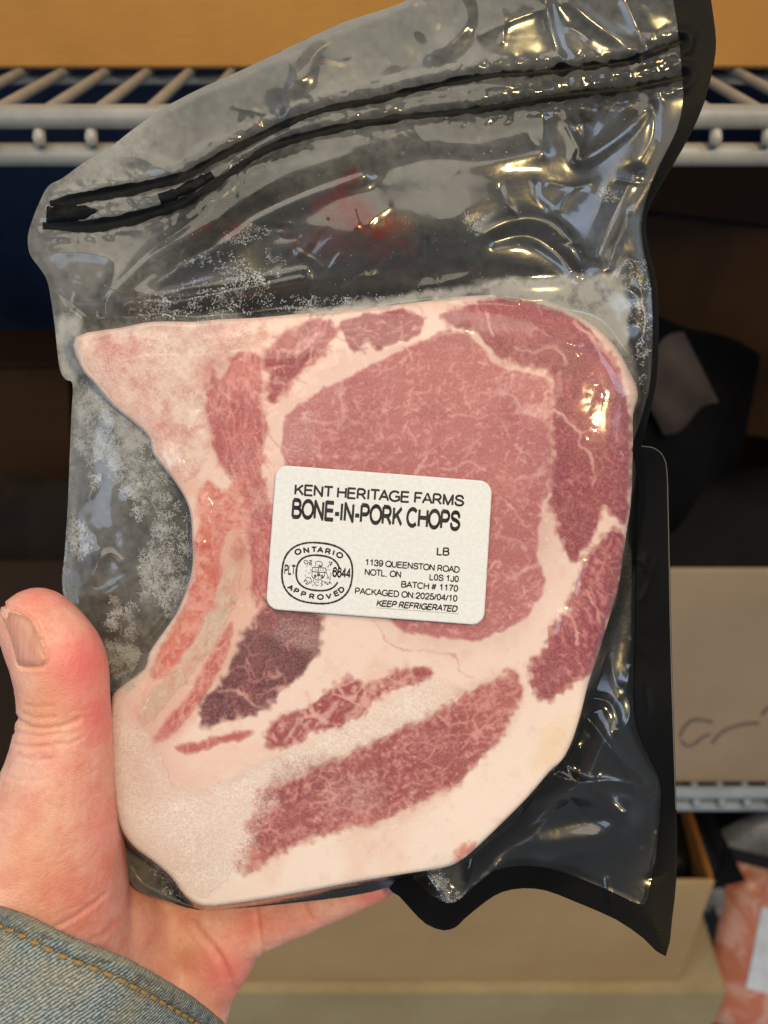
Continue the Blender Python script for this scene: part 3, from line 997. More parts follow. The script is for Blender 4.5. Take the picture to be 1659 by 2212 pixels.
flecks('spinal_muscle', 70, 26, 4.6, -44, 14, 0.55, (144, 48, 60), 0.0)
flecks('chine_muscle', 30, 32, 3.2, -12, 16, 0.6, (230, 172, 158), 0.1)
flecks('chine_muscle', 60, 24, 4.6, -12, 18, 0.55, (138, 44, 58), 0.0)
flecks('rib_muscle', 260, 46, 2.8, 84, 9, 0.6, (226, 162, 150), 0.1)
flecks('rib_muscle', 120, 44, 3.0, 84, 9, 0.5, (158, 64, 70), 0.1)
flecks('rib_strip_muscle', 60, 22, 2.6, 125, 14, 0.5, (228, 176, 156))
flecks('rib_bone', 90, 34, 3.4, 125, 8, 0.45, (216, 196, 176), 0.0)
flecks('rib_bone', 60, 30, 3.0, 125, 8, 0.45, (172, 138, 116), 0.0)
flecks('rib_bone', 30, 12, 4.0, 125, 30, 0.45, (204, 134, 116), 0.2)
flecks('bone_marrow', 120, 10, 5.0, 120, 40, 0.45, (186, 74, 62), 0.2)
flecks('bone_marrow', 110, 12, 4.0, 120, 40, 0.5, (236, 182, 158), 0.3)
flecks('vertebra_bone', 160, 14, 5.0, 60, 60, 0.45, (196, 104, 98), 0.4)
flecks('frosted_rib_bone', 160, 20, 3.0, -28, 30, 0.35, (196, 160, 144), 0.2)
# ragged edge of the belly and flank muscles: bundles of meat poking into the fat
for nm_, n_, c_ in (('belly_muscle', 230, (178, 96, 88)), ('flank_muscle', 110, (168, 80, 84)), ('middle_strip_muscle', 110, (176, 86, 84)), ('dark_belly_muscle', 80, (120, 56, 62)), ('cap_muscle', 120, (168, 84, 86)), ('spinal_muscle', 60, (182, 86, 86)), ('rib_muscle', 90, (194, 108, 100))):
    j, i = np.nonzero((np.abs(sd_reg[nm_]) < 4) & (S.sd < -12))
    for q in rng.integers(0, len(j), n_):
        p = np.array((X[j[q], i[q]], Y[j[q], i[q]])) + rng.normal(0, 2, 2)
        a_ = rng.uniform(0, 6.28)
        dash([p, p + rng.uniform(0, 4) * np.array((math.cos(a_), math.sin(a_)))], rng.uniform(6, 12), 0.55, c_ if rng.random() < 0.6 else (232, 196, 178))
mottle('vertebra_bone', (204, 124, 118), (236, 206, 194), 46, 301, 0.75)
mottle('vertebra_bone', (190, 96, 92), (240, 214, 204), 15, 303, 0.35)
mottle('bone_marrow', (196, 88, 76), (232, 172, 150), 30, 305, 0.75)
mottle('bone_marrow', (200, 96, 70), (236, 184, 164), 11, 307, 0.4)
mottle('rib_bone', (212, 150, 132), (204, 182, 164), 34, 309, 0.6)
mottle('rib_muscle', (164, 72, 78), (208, 128, 116), 60, 311, 0.45)
mottle('dark_belly_muscle', (126, 62, 66), (92, 38, 48), 44, 313, 0.5)
mottle('cap_muscle', (140, 58, 68), (178, 92, 94), 60, 315, 0.4)
mottle('loin_muscle', (164, 88, 90), (192, 122, 114), 80, 317, 0.4)
# the fat itself: faint pink threads and creamy places
nf = fbm(X, Y, 120, 3, 321)
isfat = np.ones(X.shape)
for nm_ in sd_reg:
    isfat = isfat * (1 - inside_of(nm_))
paint(sstep(0.0, 0.6, nf) * 0.45 * isfat, (230, 186, 170))
paint(sstep(0.30, 0.7, fbm(X, Y, 13, 3, 323)) * 0.35 * isfat, (246, 228, 206))
paint(sstep(0.15, 0.6, fbm(X, Y, 34, 4, 325, 0.65)) * 0.30 * isfat, (222, 178, 164))
for q in range(900):                                  # grains of frozen fat
    x_, y_ = rng.uniform(280, 1260), rng.uniform(1380, 1950)
    dash([(x_, y_), (x_ + 1, y_ + 0.5)], rng.uniform(1.6, 3.4), 0.5 * sstep(1450, 1850, y_ + 0.3 * (x_ - 700)), (250, 238, 220))


def frost_patch(P, amount, soft):
    global frostA
    sd = poly_sdf(X + (WX - X) * 2, Y + (WY - Y) * 2, smooth_poly(P, 3), soft * 2 + 30)
    frostA = np.maximum(frostA, amount * sstep(soft, -soft, sd))


frost_patch([(905, 1478), (945, 1466), (985, 1484), (940, 1532), (860, 1575), (740, 1628), (640, 1672), (560, 1712), (500, 1700), (600, 1630), (700, 1590), (800, 1540)], 0.85, 16)
frost_patch([(250, 1510), (300, 1570), (345, 1650), (400, 1705), (500, 1690), (590, 1705), (560, 1780), (520, 1880), (470, 1930), (410, 1930), (350, 1870), (290, 1820), (250, 1700)], 0.9, 22)
frost_patch([(175, 735), (300, 705), (560, 690), (600, 700), (560, 745), (500, 760), (440, 800), (440, 900), (450, 1000), (420, 1040), (380, 1020), (330, 950), (250, 870), (190, 790)], 0.55, 20)
frost_patch([(440, 1950), (640, 1915), (900, 1870), (960, 1850), (980, 1870), (760, 1915), (520, 1958)], 0.7, 9)
frost_patch([(280, 1520), (330, 1440), (360, 1400), (340, 1450), (300, 1520)], 0.4, 10)
frost_patch([(600, 1340), (680, 1340), (680, 1400), (600, 1390)], 0.30, 20)
frost_patch([(680, 1690), (820, 1680), (820, 1740), (700, 1750)], 0.25, 26)
frost_patch([(615, 890), (680, 880), (690, 980), (620, 990)], 0.20, 24)
frost_patch([(440, 1010), (580, 960), (590, 1100), (470, 1130)], 0.22, 26)
frostA = frostA * (0.78 + 0.45 * fbm(X, Y, 60, 3, 331))
frostA = np.clip(np.maximum(frostA, 0.05), 0, 1)
tint([(262, 1500), (420, 1690), (330, 1760), (250, 1690)], (226, 186, 178), 0.6, 50)
tint([(300, 1800), (420, 1760), (430, 1900), (360, 1880)], (222, 184, 174), 0.5, 40)

# height of the cut face (mm)
lab_damp = sstep(30, 150, poly_sdf(X, Y, [(560, 990), (1080, 1020), (1065, 1370), (555, 1335)], 200))
RIGHT = lambda x, y: sstep(1120, 1330, x) * sstep(640, 760, y) * sstep(1560, 1400, y)
Rr = 9 + 53 * RIGHT(X, Y)
dd = np.clip(-S.sd / Rr, 0, 1)
edge = -(1.1 + 4.4 * RIGHT(X, Y)) * (1 - np.sqrt(np.clip(1 - (1 - dd) ** 2, 0, 1)))
relief = 0.55 * fbm(X, Y, 300, 2, 31) + 0.06 * fbm(X, Y, 60, 3, 33)
for nm in ('rib_bone', 'vertebra_bone'):
    relief = relief + 0.35 * sstep(20, -35, sd_reg[nm])
for nm in ('bone_marrow', 'dark_belly_muscle'):
    relief = relief - 0.25 * sstep(20, -35, sd_reg[nm])
# shoulder at the upper right that catches the lamp
shoulder = 3.4 * np.exp(-(((X - 1235) / 150) ** 2 + ((Y - 985) / 200) ** 2))
topd = np.clip(-S.sd / 95.0, 0, 1)
TOPM = sstep(480, 760, X) * sstep(1330, 1200, X) * sstep(860, 720, Y)
edge = edge - 3.6 * TOPM * (1 - topd) ** 2
CH = edge + relief * (0.15 + 0.85 * lab_damp) + shoulder * lab_damp
def blur(A, n):
    pad = [(1, 1), (1, 1)] + [(0, 0)] * (A.ndim - 2)
    for _ in range(n):
        A = np.pad(A, pad, mode='edge')
        A = (A[:-2, 1:-1] + A[2:, 1:-1] + 2 * A[1:-1, 1:-1]) / 4
        A = np.pad(A, pad, mode='edge')
        A = (A[1:-1, :-2] + A[1:-1, 2:] + 2 * A[1:-1, 1:-1]) / 4
    return A


tissue = 0.4 * tissue + 0.6 * blur(tissue, 1)
lean = np.zeros(X.shape)
for nm_ in sd_reg:
    if nm_.endswith('muscle') or nm_ == 'bone_marrow':
        lean = np.maximum(lean, inside_of(nm_))
tissue = np.minimum(tissue * BRT * (1 - lean[..., None] * np.array((0.05, 0.15, 0.07))), 0.92)
body_attr = dict(marbling=marbling, fleck=fleck, frost=frostA)


def chop_part(name, cell, dz):
    q = S.faces(cell)
    used, f = S.compact(q)
    V = L3(X.ravel()[used], Y.ravel()[used], CH.ravel()[used] + dz)
    return mesh_np(name, V, f, M_meat, chop, True, {a: v.ravel()[used] for a, v in body_attr.items()}, {'tissue': tissue.reshape(-1, 3)[used]})


chop_part('fat', None, 0.0)
for ir, (nm, *_) in enumerate(REG):
    c = sd_reg[nm]
    chop_part(nm, (c[:-1, :-1] < 1) & (c[1:, 1:] < 1) & (S.sd[:-1, :-1] < -3) & (S.sd[1:, 1:] < -3), 0.04 + 0.011 * ir)
# the cut sides of the chop
RIM = smooth_poly(CHOP, 3)
n = len(RIM)
rim_h = -(1.1 + 4.4 * RIGHT(RIM[:, 0], RIM[:, 1])) - 3.6 * sstep(480, 760, RIM[:, 0]) * sstep(1330, 1200, RIM[:, 0]) * sstep(860, 720, RIM[:, 1])
lv = [rim_h, rim_h - 3, np.full(n, -16.0), np.full(n, -20.0)]
cen = RIM.mean(0)
V, Q = [], []
for j, w in enumerate(lv):
    k = (1.0, 1.0, 0.995, 0.975)[j]
    V.append(L3(cen[0] + (RIM[:, 0] - cen[0]) * k, cen[1] + (RIM[:, 1] - cen[1]) * k, w))
V = np.concatenate(V)
for j in range(3):
    for i in range(n):
        i2 = (i + 1) % n
        Q.append((j * n + i, (j + 1) * n + i, (j + 1) * n + i2, j * n + i2))
Q.append(tuple(3 * n + i for i in range(n))[::-1])
nv = len(V)
mesh_np('rind', V, Q, M_meat, chop, True, dict(marbling=np.zeros(nv), fleck=np.full(nv, 0.1), frost=np.full(nv, 0.35)), {'tissue': np.tile(np.array(lin(230, 200, 182)), (nv, 1))})

# ------------------------------------------------------------------ the vacuum bag
bag = empty('vacuum_bag', 'clear fronted vacuum bag with black back and rim, held up in the hand', 'bag')
frame(bag)
OUT = [(-20 + 970, -40), (880, 0), (829, 20), (750, 45), (675, 78), (525, 150), (435, 190), (350, 235), (280, 285), (235, 320), (180, 352), (135, 385), (104, 402), (84, 440), (70, 475), (60, 512), (65, 550), (88, 582),
       (103, 610), (112, 660), (119, 710), (124, 760), (130, 800), (142, 820), (157, 830), (154, 900), (150, 1000), (146, 1100), (139, 1200), (134, 1262), (150, 1330), (190, 1420), (222, 1520), (236, 1640), (244, 1760),
       (262, 1850), (290, 1917), (350, 1942), (430, 1966), (520, 1962), (640, 1950), (740, 1938), (810, 1925), (840, 1918), (864, 1936), (890, 1965), (920, 1994), (958, 2008), (985, 2000), (1000, 1984), (1020, 1965), (1050, 1945),
       (1085, 1925), (1130, 1917), (1180, 1922), (1240, 1945), (1330, 1984), (1390, 2025), (1437, 2063), (1450, 1985), (1459, 1900), (1461, 1800), (1455, 1600), (1449, 1400), (1446, 1250),
       (1443, 1100), (1440, 1015), (1432, 985), (1415, 970), (1392, 966), (1385, 955), (1398, 905), (1412, 850), (1419, 790), (1421, 700), (1418, 620), (1404, 555), (1393, 500), (1396, 462), (1412, 425), (1450, 360), (1490, 290), (1520, 220),
       (1540, 140), (1545, 90), (1540, 40), (1534, 0), (1526, -45)]
CP = np.array([(950, -60, -4), (829, 20, -5), (675, 78, -7), (525, 150, -8), (435, 190, -8), (350, 235, -9), (280, 285, -10), (235, 320, -10), (135, 385, -12), (100, 440, -13), (70, 500, -14),
               (100, 590, -13), (118, 700, -12), (130, 800, -11), (157, 830, -8), (150, 1000, -8), (140, 1200, -9), (135, 1260, -10), (200, 1400, -11), (240, 1700, -13), (280, 1900, -14), (430, 1968, -13),
               (1526, -45, -6), (1545, 90, -8), (1520, 220, -10), (1450, 360, -13), (1395, 480, -15), (1418, 600, -15), (1420, 800, -16), (1385, 960, -17), (1440, 1000, -22), (1447, 1300, -22), (1460, 1750, -18),
               (1437, 2062, -5), (1240, 1945, -14), (1130, 1917, -18), (1000, 1985, -9), (960, 2008, -8), (890, 1965, -13), (840, 1920, -19), (640, 1950, -20),
               (760, 500, 4.0), (500, 580, 0), (1000, 470, 2.0), (1180, 490, -2), (900, 610, -3.5), (600, 640, -4), (320, 640, -6), (300, 480, -9), (600, 300, -7), (900, 235, -6), (1200, 180, -5), (1100, 60, -1.5), (800, 130, -5),
               (1290, 340, -5), (1330, 560, -9), (1250, 600, -4), (380, 320, -7), (640, 170, -4.5), (950, 120, -3), (1380, 200, -9),
               (250, 1000, -3.2), (300, 1200, -4.5), (230, 1350, -6), (330, 1300, -6), (210, 880, -3), (180, 1150, -6),
               (1320, 1600, -9), (1280, 1740, -9), (1150, 1820, -11), (1350, 1850, -12), (1370, 1450, -18), (1400, 1200, -21), (1240, 1860, -14), (1030, 1910, -11), (960, 1930, -8)], float)


def tps(pts, X, Y):
    s = 500.0
    p, w = pts[:, :2] / s, pts[:, 2]
    n = len(p)
    ker = lambda r2: np.where(r2 > 1e-12, r2 * np.log(np.maximum(r2, 1e-12)), 0)
    K = ker(((p[:, None] - p[None]) ** 2).sum(-1)) + 0.004 * np.eye(n)
    Pm = np.c_[np.ones(n), p]
    A = np.block([[K, Pm], [Pm.T, np.zeros((3, 3))]])
    c = np.linalg.solve(A, np.r_[w, 0, 0, 0])
    x, y = X.ravel() / s, Y.ravel() / s
    out = c[n] + c[n + 1] * x + c[n + 2] * y
    for i in range(n):
        out = out + c[i] * ker((x - p[i, 0]) ** 2 + (y - p[i, 1]) ** 2)
    return out.reshape(X.shape)


BS = 2.5
B = Sheet(OUT, BS, 3)
BX, BY = B.X, B.Y
base = tps(CP, BX, BY)
inner = sstep(0, 60, -B.sd)
chop_sd = grid_sdf(BX, BY, RIM, 80)
off = sstep(-6, 30, chop_sd)                      # 1 away from the chop
wr = 0.8 * fbm(BX, BY, 260, 2, 51) + 0.10 * fbm(BX + 0.6 * BY, BY - 0.3 * BX, 80, 2, 55)


def ridge(P, amp, width, sharp=False):
    P = smooth_poly(P, 5, False)
    out = np.zeros(BX.shape)
    lo, hi = P.min(0) - 5 * width, P.max(0) + 5 * width
    j, i = np.nonzero((BX > lo[0]) & (BX < hi[0]) & (BY > lo[1]) & (BY < hi[1]))
    if len(j) == 0:
        return out
    sl = (slice(j.min(), j.max() + 1), slice(i.min(), i.max() + 1))
    d = line_d(BX[sl], BY[sl], P, width * 5)
    out[sl] = amp * (0.75 * np.exp(-(np.sqrt(d * d + 9.0) - 3.0) / width) if sharp else 0.8 * np.exp(-(d / width) ** 2))
    return out


t1 = lambda *p: [(x * 0.5, y * 0.5) for x, y in p]
t2 = lambda *p: [(829.5 + x * 0.5, y * 0.5) for x, y in p]
t3 = lambda *p: [(x * 0.5, 658 + y * 0.5) for x, y in p]
t6 = lambda *p: [(829.5 + x * 0.5, 1317 + y * 0.5) for x, y in p]
WR = [
    # pocket of air above the chop: its bright shoulders
    (t1((550, 1300), (700, 1180), (950, 1045), (1110, 935), (1240, 870), (1340, 825), (1560, 745)), 4.2, 30, False),
    (t1((540, 1310), (640, 1308), (780, 1302), (1000, 1262), (1300, 1200)), 3.4, 17, False),
    (t1((600, 1260), (760, 1120), (900, 1050)), -0.9, 14, False),
    (t1((480, 1250), (640, 1090), (800, 980), (900, 900)), 1.0, 14, True),
    (t1((190, 1100), (340, 1090), (490, 1130), (470, 1240), (420, 1340)), 1.4, 16, True),
    (t1((230, 1240), (330, 1330), (430, 1400)), -1.2, 12, True),
    (t1((300, 1340), (420, 1420)), 0.9, 8, True),
    (t1((1010, 330), (1020, 480), (980, 580), (880, 680)), 1.0, 22, False),
    (t1((1060, 350), (1090, 470), (1130, 560)), 0.7, 12, True),
    (t1((1370, 200), (1310, 330), (1250, 420), (1250, 520)), 1.3, 20, False),
    (t1((1250, 250), (1290, 340)), 0.6, 7, True),
    (t1((500, 640), (640, 690), (760, 760)), 0.9, 20, False),
    (t1((1330, 660), (1180, 700), (1000, 740), (860, 860)), 0.9, 14, False),
    (t1((780, 1080), (760, 1150)), 0.5, 6, True),
    # upper right of the bag
    (t2((330, -20), (350, 90), (290, 170), (210, 240)), 1.6, 22, False),
    (t2((90, 60), (110, 160), (200, 245)), -1.0, 24, False),
    (t2((700, 20), (720, 120), (745, 200), (765, 270)), 1.6, 14, True),
    (t2((800, 0), (900, 90), (1010, 170), (1110, 240)), 1.7, 18, False),
    (t2((1040, 0), (1080, 90), (1130, 200)), -1.0, 14, True),
    (t2((420, 150), (540, 90), (680, 40)), 0.8, 9, True),
    (t2((680, 450), (690, 560), (690, 660)), 1.0, 16, True),
    (t2((790, 540), (840, 640), (850, 690)), 1.5, 11, True),
    (t2((850, 510), (860, 600), (830, 680)), 1.2, 9, True),
    (t2((850, 695), (930, 650), (1050, 560), (1140, 460)), 1.7, 16, False),
    (t2((780, 480), (820, 540), (880, 530)), 0.8, 8, True),
    (t2((1130, 390), (1165, 480), (1160, 600), (1110, 700)), 1.2, 14, True),
    (t2((430, 1010), (520, 960), (630, 940), (740, 980), (820, 1080), (850, 1180)), 1.9, 18, False),
    (t2((480, 1040), (620, 1020), (740, 1090), (840, 1190)), -1.5, 14, False),
    (t2((930, 1100), (1000, 920), (1080, 760)), -2.0, 22, False),
    (t2((970, 1160), (1000, 1060), (1060, 950)), 1.6, 12, True),
    (t2((1010, 1200), (1060, 1120), (1140, 1180)), 1.2, 10, True),
    (t2((1030, 1240), (1120, 1300), (1100, 1400)), -0.9, 14, True),
    (t2((1110, 1250), (1130, 1400), (1110, 1500)), 1.1, 8, True),
    (t2((0, 720), (200, 690), (420, 700), (660, 660)), 1.2, 26, False),
    (t2((650, 800), (660, 860), (700, 900)), 0.7, 7, True),
    (t2((0, 1180), (300, 1170), (600, 1190), (860, 1180)), -1.2, 22, False),
    # left pocket beside the bone
    (t3((440, 1090), (480, 1075), (520, 1110)), 1.3, 12, True),
    (t3((400, 1170), (440, 1090)), 0.9, 10, True),
    (t3((560, 830), (600, 790)), 1.1, 9, True),
    (t3((380, 830), (400, 790)), 0.9, 8, True),
    (t3((390, 1260), (470, 1250), (600, 1160)), 0.9, 14, False),
    (t3((620, 1440), (700, 1350)), 0.8, 6, True),
    (t3((400, 930), (480, 1000), (480, 1100)), -0.9, 24, False),
    # lower right
    (t6((850, 430), (920, 520), (1000, 620), (1120, 740)), 2.4, 12, True),
    (t6((860, 380), (960, 395), (1000, 450), (1010, 520)), 1.4, 10, True),
    (t6((1030, 340), (1060, 420), (1050, 490), (1010, 520)), 1.3, 9, True),
    (t6((720, 710), (840, 745), (960, 740), (1080, 760)), 1.3, 9, True),
    (t6((760, 650), (800, 700), (840, 745)), 1.2, 7, True),
    (t6((850, 600), (850, 680), (840, 745)), 0.9, 8, True),
    (t6((900, 690), (940, 580)), 0.9, 8, True),
    (t6((980, 600), (1040, 680), (1080, 760)), 0.9, 8, True),
    (t6((640, 790), (800, 775), (920, 800), (1030, 880)), 3.4, 30, False),
    (t6((700, 1040), (860, 1000), (1000, 960), (1050, 890)), 3.4, 34, False),
    (t6((560, 960), (700, 900), (880, 900)), -2.6, 40, False),
    (t6((1150, 820), (1190, 780), (1200, 700)), 1.2, 10, True),
    (t6((400, 1025), (380, 1110), (345, 1260)), 2.0, 9, True),
    (t6((430, 1030), (470, 1090), (490, 1140)), 1.2, 16, False),
    (t6((180, 1140), (240, 1210), (330, 1260)), 1.0, 14, False),
]
for P, a, w, sh in WR:
    wr = wr + ridge(P, a, w, sh)
SEAL_A = [(108, 440), (180, 427), (300, 405), (400, 378), (500, 325), (620, 265), (700, 236), (829, 211), (980, 176), (1070, 162), (1150, 158), (1215, 150), (1280, 143), (1335, 137), (1380, 124), (1430, 104), (1470, 90)]
SEAL_B = [(92, 487), (150, 489), (220, 485), (330, 460), (430, 420), (530, 352), (600, 312), (700, 284), (829, 260), (1030, 236), (1155, 216), (1280, 200), (1340, 195), (1395, 186), (1475, 166)]
seal_d = np.minimum(line_d(BX, BY, smooth_poly(SEAL_A, 4, False), 60), line_d(BX, BY, smooth_poly(SEAL_B, 4, False), 60))
wr = wr - 1.1 * np.exp(-(seal_d / 11) ** 2) + 0.5 * np.exp(-((seal_d - 24) / 12) ** 2) * (0.5 + fbm(BX, BY, 22, 2, 61))
for q in range(84):
    if q < 54:
        x_, y_ = rng.uniform(160, 1460), rng.uniform(20, 640)
    else:
        x_, y_ = rng.uniform(1180, 1440), rng.uniform(1050, 1900)
    a_ = rng.choice((0.25, 0.9, 1.5, 2.2, 2.8)) + rng.normal(0, 0.25)
    l_ = rng.uniform(18, 95)
    P = [(x_, y_)]
    for _ in range(3):
        a_ += rng.normal(0, 0.22)
        P.append((P[-1][0] + l_ / 3 * math.cos(a_), P[-1][1] + l_ / 3 * math.sin(a_)))
    wr = wr + ridge(P, rng.choice((-1, 1)) * rng.uniform(0.18, 0.6), rng.uniform(3.0, 6.5), True)
# fine crumpling of the film, strongest where it is slack
wr = wr + 0.03 * fbm(BX, BY, 30, 2, 63)

# the chop's own height brought over to the bag's net
gi = np.clip(((BX - S.X[0, 0]) / 2.0), 0, S.X.shape[1] - 1.001)
gj = np.clip(((BY - S.Y[0, 0]) / 2.0), 0, S.X.shape[0] - 1.001)
i0, j0 = gi.astype(int), gj.astype(int)
fx, fy = gi - i0, gj - j0
CHb = (CH[j0, i0] * (1 - fx) + CH[j0, i0 + 1] * fx) * (1 - fy) + (CH[j0 + 1, i0] * (1 - fx) + CH[j0 + 1, i0 + 1] * fx) * fy
edge_out = -(1.1 + 4.4 * RIGHT(BX, BY)) - 3.6 * sstep(480, 760, BX) * sstep(1330, 1200, BX) * sstep(860, 720, BY)
top_slack = sstep(760, 640, BY)
chop_ext = np.where(chop_sd < 0, CHb, edge_out - np.maximum(chop_sd, 0) * (0.55 - 0.38 * top_slack + 0.9 * sstep(1750, 1850, BY))) + 0.5
free = base + wr * inner
a, b = chop_ext, free
h = np.clip(0.5 + 0.5 * (a - b) / 1.6, 0, 1)
film_h = b * (1 - h) + a * h + 1.6 * h * (1 - h) * sstep(-40, 10, chop_sd)
film_h = np.where(chop_sd < -14, np.maximum(film_h, CHb + 0.45), film_h)
film_h = np.where(chop_sd < -70, CHb + 0.5 + 0.035 * fbm(BX, BY, 14, 2, 71) + 0.14 * np.abs(fbm(BX, BY, 90, 2, 72)), film_h)
CLING = [
    ([(1350, 985), (1338, 1050), (1326, 1130), (1314, 1210), (1300, 1265)], 0.75, 7), ([(1262, 1225), (1258, 1260), (1254, 1285)], 0.7, 6), ([(1216, 1332), (1214, 1352), (1210, 1368)], 0.8, 7),
    ([(1306, 1260), (1300, 1290), (1296, 1310)], 0.5, 5), ([(1165, 710), (1200, 732), (1245, 745)], 0.5, 8), ([(1190, 728), (1225, 738)], 0.4, 6), ([(1290, 715), (1300, 705), (1312, 700)], 0.5, 5),
    ([(970, 722), (1000, 712)], 0.35, 8), ([(430, 1180), (428, 1215), (434, 1250)], 0.9, 6), ([(438, 1085), (446, 1092)], 0.8, 5), ([(455, 1110), (458, 1126)], 0.7, 5), ([(375, 985), (384, 1000)], 0.8, 6), ([(318, 978), (324, 996)], 0.6, 5),
    ([(1360, 905), (1364, 960), (1360, 1020)], 0.5, 6), ([(1240, 1600), (1262, 1530), (1285, 1440)], 0.5, 6), ([(1000, 650), (1060, 645), (1120, 655)], 0.4, 5), ([(1170, 655), (1185, 665), (1200, 668)], 0.4, 4),
    ([(180, 770), (190, 740), (230, 722)], 0.5, 7), ([(330, 700), (400, 706), (470, 700)], 0.5, 8), ([(600, 690), (700, 680), (820, 668)], 0.35, 7), ([(1350, 800), (1366, 850), (1372, 870)], 0.6, 6)]
for P, a, w in CLING:
    film_h = film_h + ridge(P, a, w, True) * (chop_sd < 0)
for P, a in (([(1262, 1228), (1258, 1260), (1254, 1288)], 0.85), ([(1216, 1330), (1213, 1352), (1208, 1372)], 0.85), ([(430, 1176), (428, 1215), (434, 1250)], 0.8), ([(440, 1080), (446, 1094)], 0.8), ([(374, 982), (384, 1002)], 0.8),
             ([(1165, 712), (1200, 734), (1240, 746)], 0.8), ([(960, 722), (1005, 714)], 0.6), ([(1300, 1500), (1290, 1540)], 0.8), ([(700, 800), (730, 790)], 0.25), ([(520, 1130), (540, 1180)], 0.4), ([(330, 1520), (300, 1560)], 0.5)):
    film_h = film_h + ridge(P, a, 15, False) * sstep(4, -20, chop_sd)
film_s = blur(film_h, 1)
k = sstep(14, 34, chop_sd)
film_h = film_h * (1 - k) + film_s * k
lab_sd = poly_sdf(BX, BY, [(590, 1003), (1066, 1038), (1048, 1353), (572, 1317)], 200)
LAB_W = 1.05
k = sstep(45, 4, lab_sd)
film_h = film_h * (1 - k) + (LAB_W - 0.35) * k
film_h = np.where((chop_sd < -14) & (lab_sd > -1), np.maximum(film_h, CHb + 0.45), film_h)

haze = np.full(BX.shape, 0.05)
haze = haze + 0.10 * sstep(440, 260, BY + 0.24 * (BX - 500)) + 0.03 * sstep(700, 560, BY)
haze = haze + 0.15 * sstep(430, 300, BX) + 0.05 * sstep(430, 300, BX) * sstep(780, 860, BY)
haze = haze + 0.13 * sstep(380, 150, BX) * sstep(720, 300, BY)
haze = haze * (1 - 0.93 * sstep(-4, -30, chop_sd))
haze = haze - 0.08 * sstep(1150, 1350, BX) * sstep(900, 1100, BY)
haze = np.where((BY > 1500) & (chop_sd > 0) & (BX > 380), 0.008, haze)


HWX, HWY = BX + 8 * fbm(BX, BY, 30, 3, 91), BY + 8 * fbm(BX, BY, 30, 3, 92)


HB = fbm(BX, BY, 40, 3, 93)


def hz(P, amt, soft):
    global haze
    sd = poly_sdf(HWX, HWY, smooth_poly(P, 3), soft * 2 + 30)
    haze = haze + amt * sstep(soft, -soft, sd)


hz([(118, 690), (165, 680), (170, 740), (160, 830), (132, 812)], 0.55, 10)            # frosted lump at the left edge
hz([(640, 678), (760, 655), (900, 634), (1080, 608), (1250, 594), (1345, 600), (1352, 740), (1300, 716), (1200, 664), (1080, 636), (900, 652), (760, 670)], 0.75, 9)  # milky film along the top of the chop
hz([(1290, 700), (1350, 720), (1382, 850), (1362, 880), (1340, 780)], 0.30, 10)
hz([(1310, 640), (1350, 560), (1350, 720), (1340, 760)], 0.22, 12)
hz([(380, 690), (450, 670), (520, 690), (420, 700)], 0.20, 10)
hz([(165, 815), (230, 850), (300, 910), (335, 975), (400, 1065), (420, 1160), (412, 1270), (370, 1350), (320, 1420), (250, 1500), (240, 1430), (300, 1330), (330, 1230), (320, 1120), (270, 1040), (210, 960), (165, 900)], 0.12, 26)
hz([(150, 840), (180, 860), (172, 1000), (165, 1150), (150, 1270), (134, 1262), (146, 1050)], 0.12, 8)
hz([(930, 680), (1120, 672), (1290, 735), (1230, 800), (1080, 760), (940, 740)], 0.07, 40)  # cool film sheen over the top of the chop, painted in as haze
hz([(180, 740), (460, 700), (480, 900), (420, 1030), (330, 950), (220, 850)], 0.07, 40)  # painted sheen again, over the bone on the left
hz([(1280, 850), (1350, 850), (1340, 1150), (1280, 1350), (1230, 1350), (1270, 1100)], 0.05, 40)
hz([(260, 1560), (420, 1720), (500, 1900), (420, 1930), (270, 1800)], 0.07, 50)
haze = haze + 0.16 * np.exp(-((chop_sd + 2) / 7) ** 2) * (0.7 + 0.8 * HB)
hz([(640, 150), (900, 100), (1150, 80), (1180, 200), (900, 280), (700, 330)], 0.06, 60)
hz([(620, 330), (1150, 260), (1180, 330), (900, 370), (640, 420)], 0.08, 40)
hz([(150, 1260), (240, 1400), (300, 1440), (240, 1500), (170, 1400)], 0.06, 20)
hz([(925, 1870), (985, 1850), (1000, 1960), (960, 1940)], 0.10, 10)
fn = fbm(BX, BY, 16, 4, 97, 0.75)
bn = fbm(BX, BY, 90, 4, 98, 0.6)
haze = haze * (0.9 + 0.6 * fn + 0.35 * bn)
haze = np.clip(haze, 0.0, 0.75)
blood = np.zeros(BX.shape)
BWX, BWY, BN = BX + 46 * fbm(BX, BY, 44, 4, 95), BY + 46 * fbm(BX, BY, 44, 4, 96), 0.7 + 0.5 * fbm(BX, BY, 20, 3, 99)
for P, amt in (([(705, 420), (770, 395), (790, 440), (870, 470), (850, 500), (760, 480), (710, 495)], 0.75), ([(480, 485), (520, 480), (530, 500), (490, 505)], 0.5), ([(410, 485), (440, 480), (435, 498), (412, 498)], 0.5),
               ([(610, 500), (720, 480), (900, 520), (880, 560), (700, 540)], 0.25)):
    sd = poly_sdf(BWX, BWY, smooth_poly(P, 3), 60)
    blood = np.maximum(blood, 1.15 * amt * sstep(22, -22, sd) * BN)

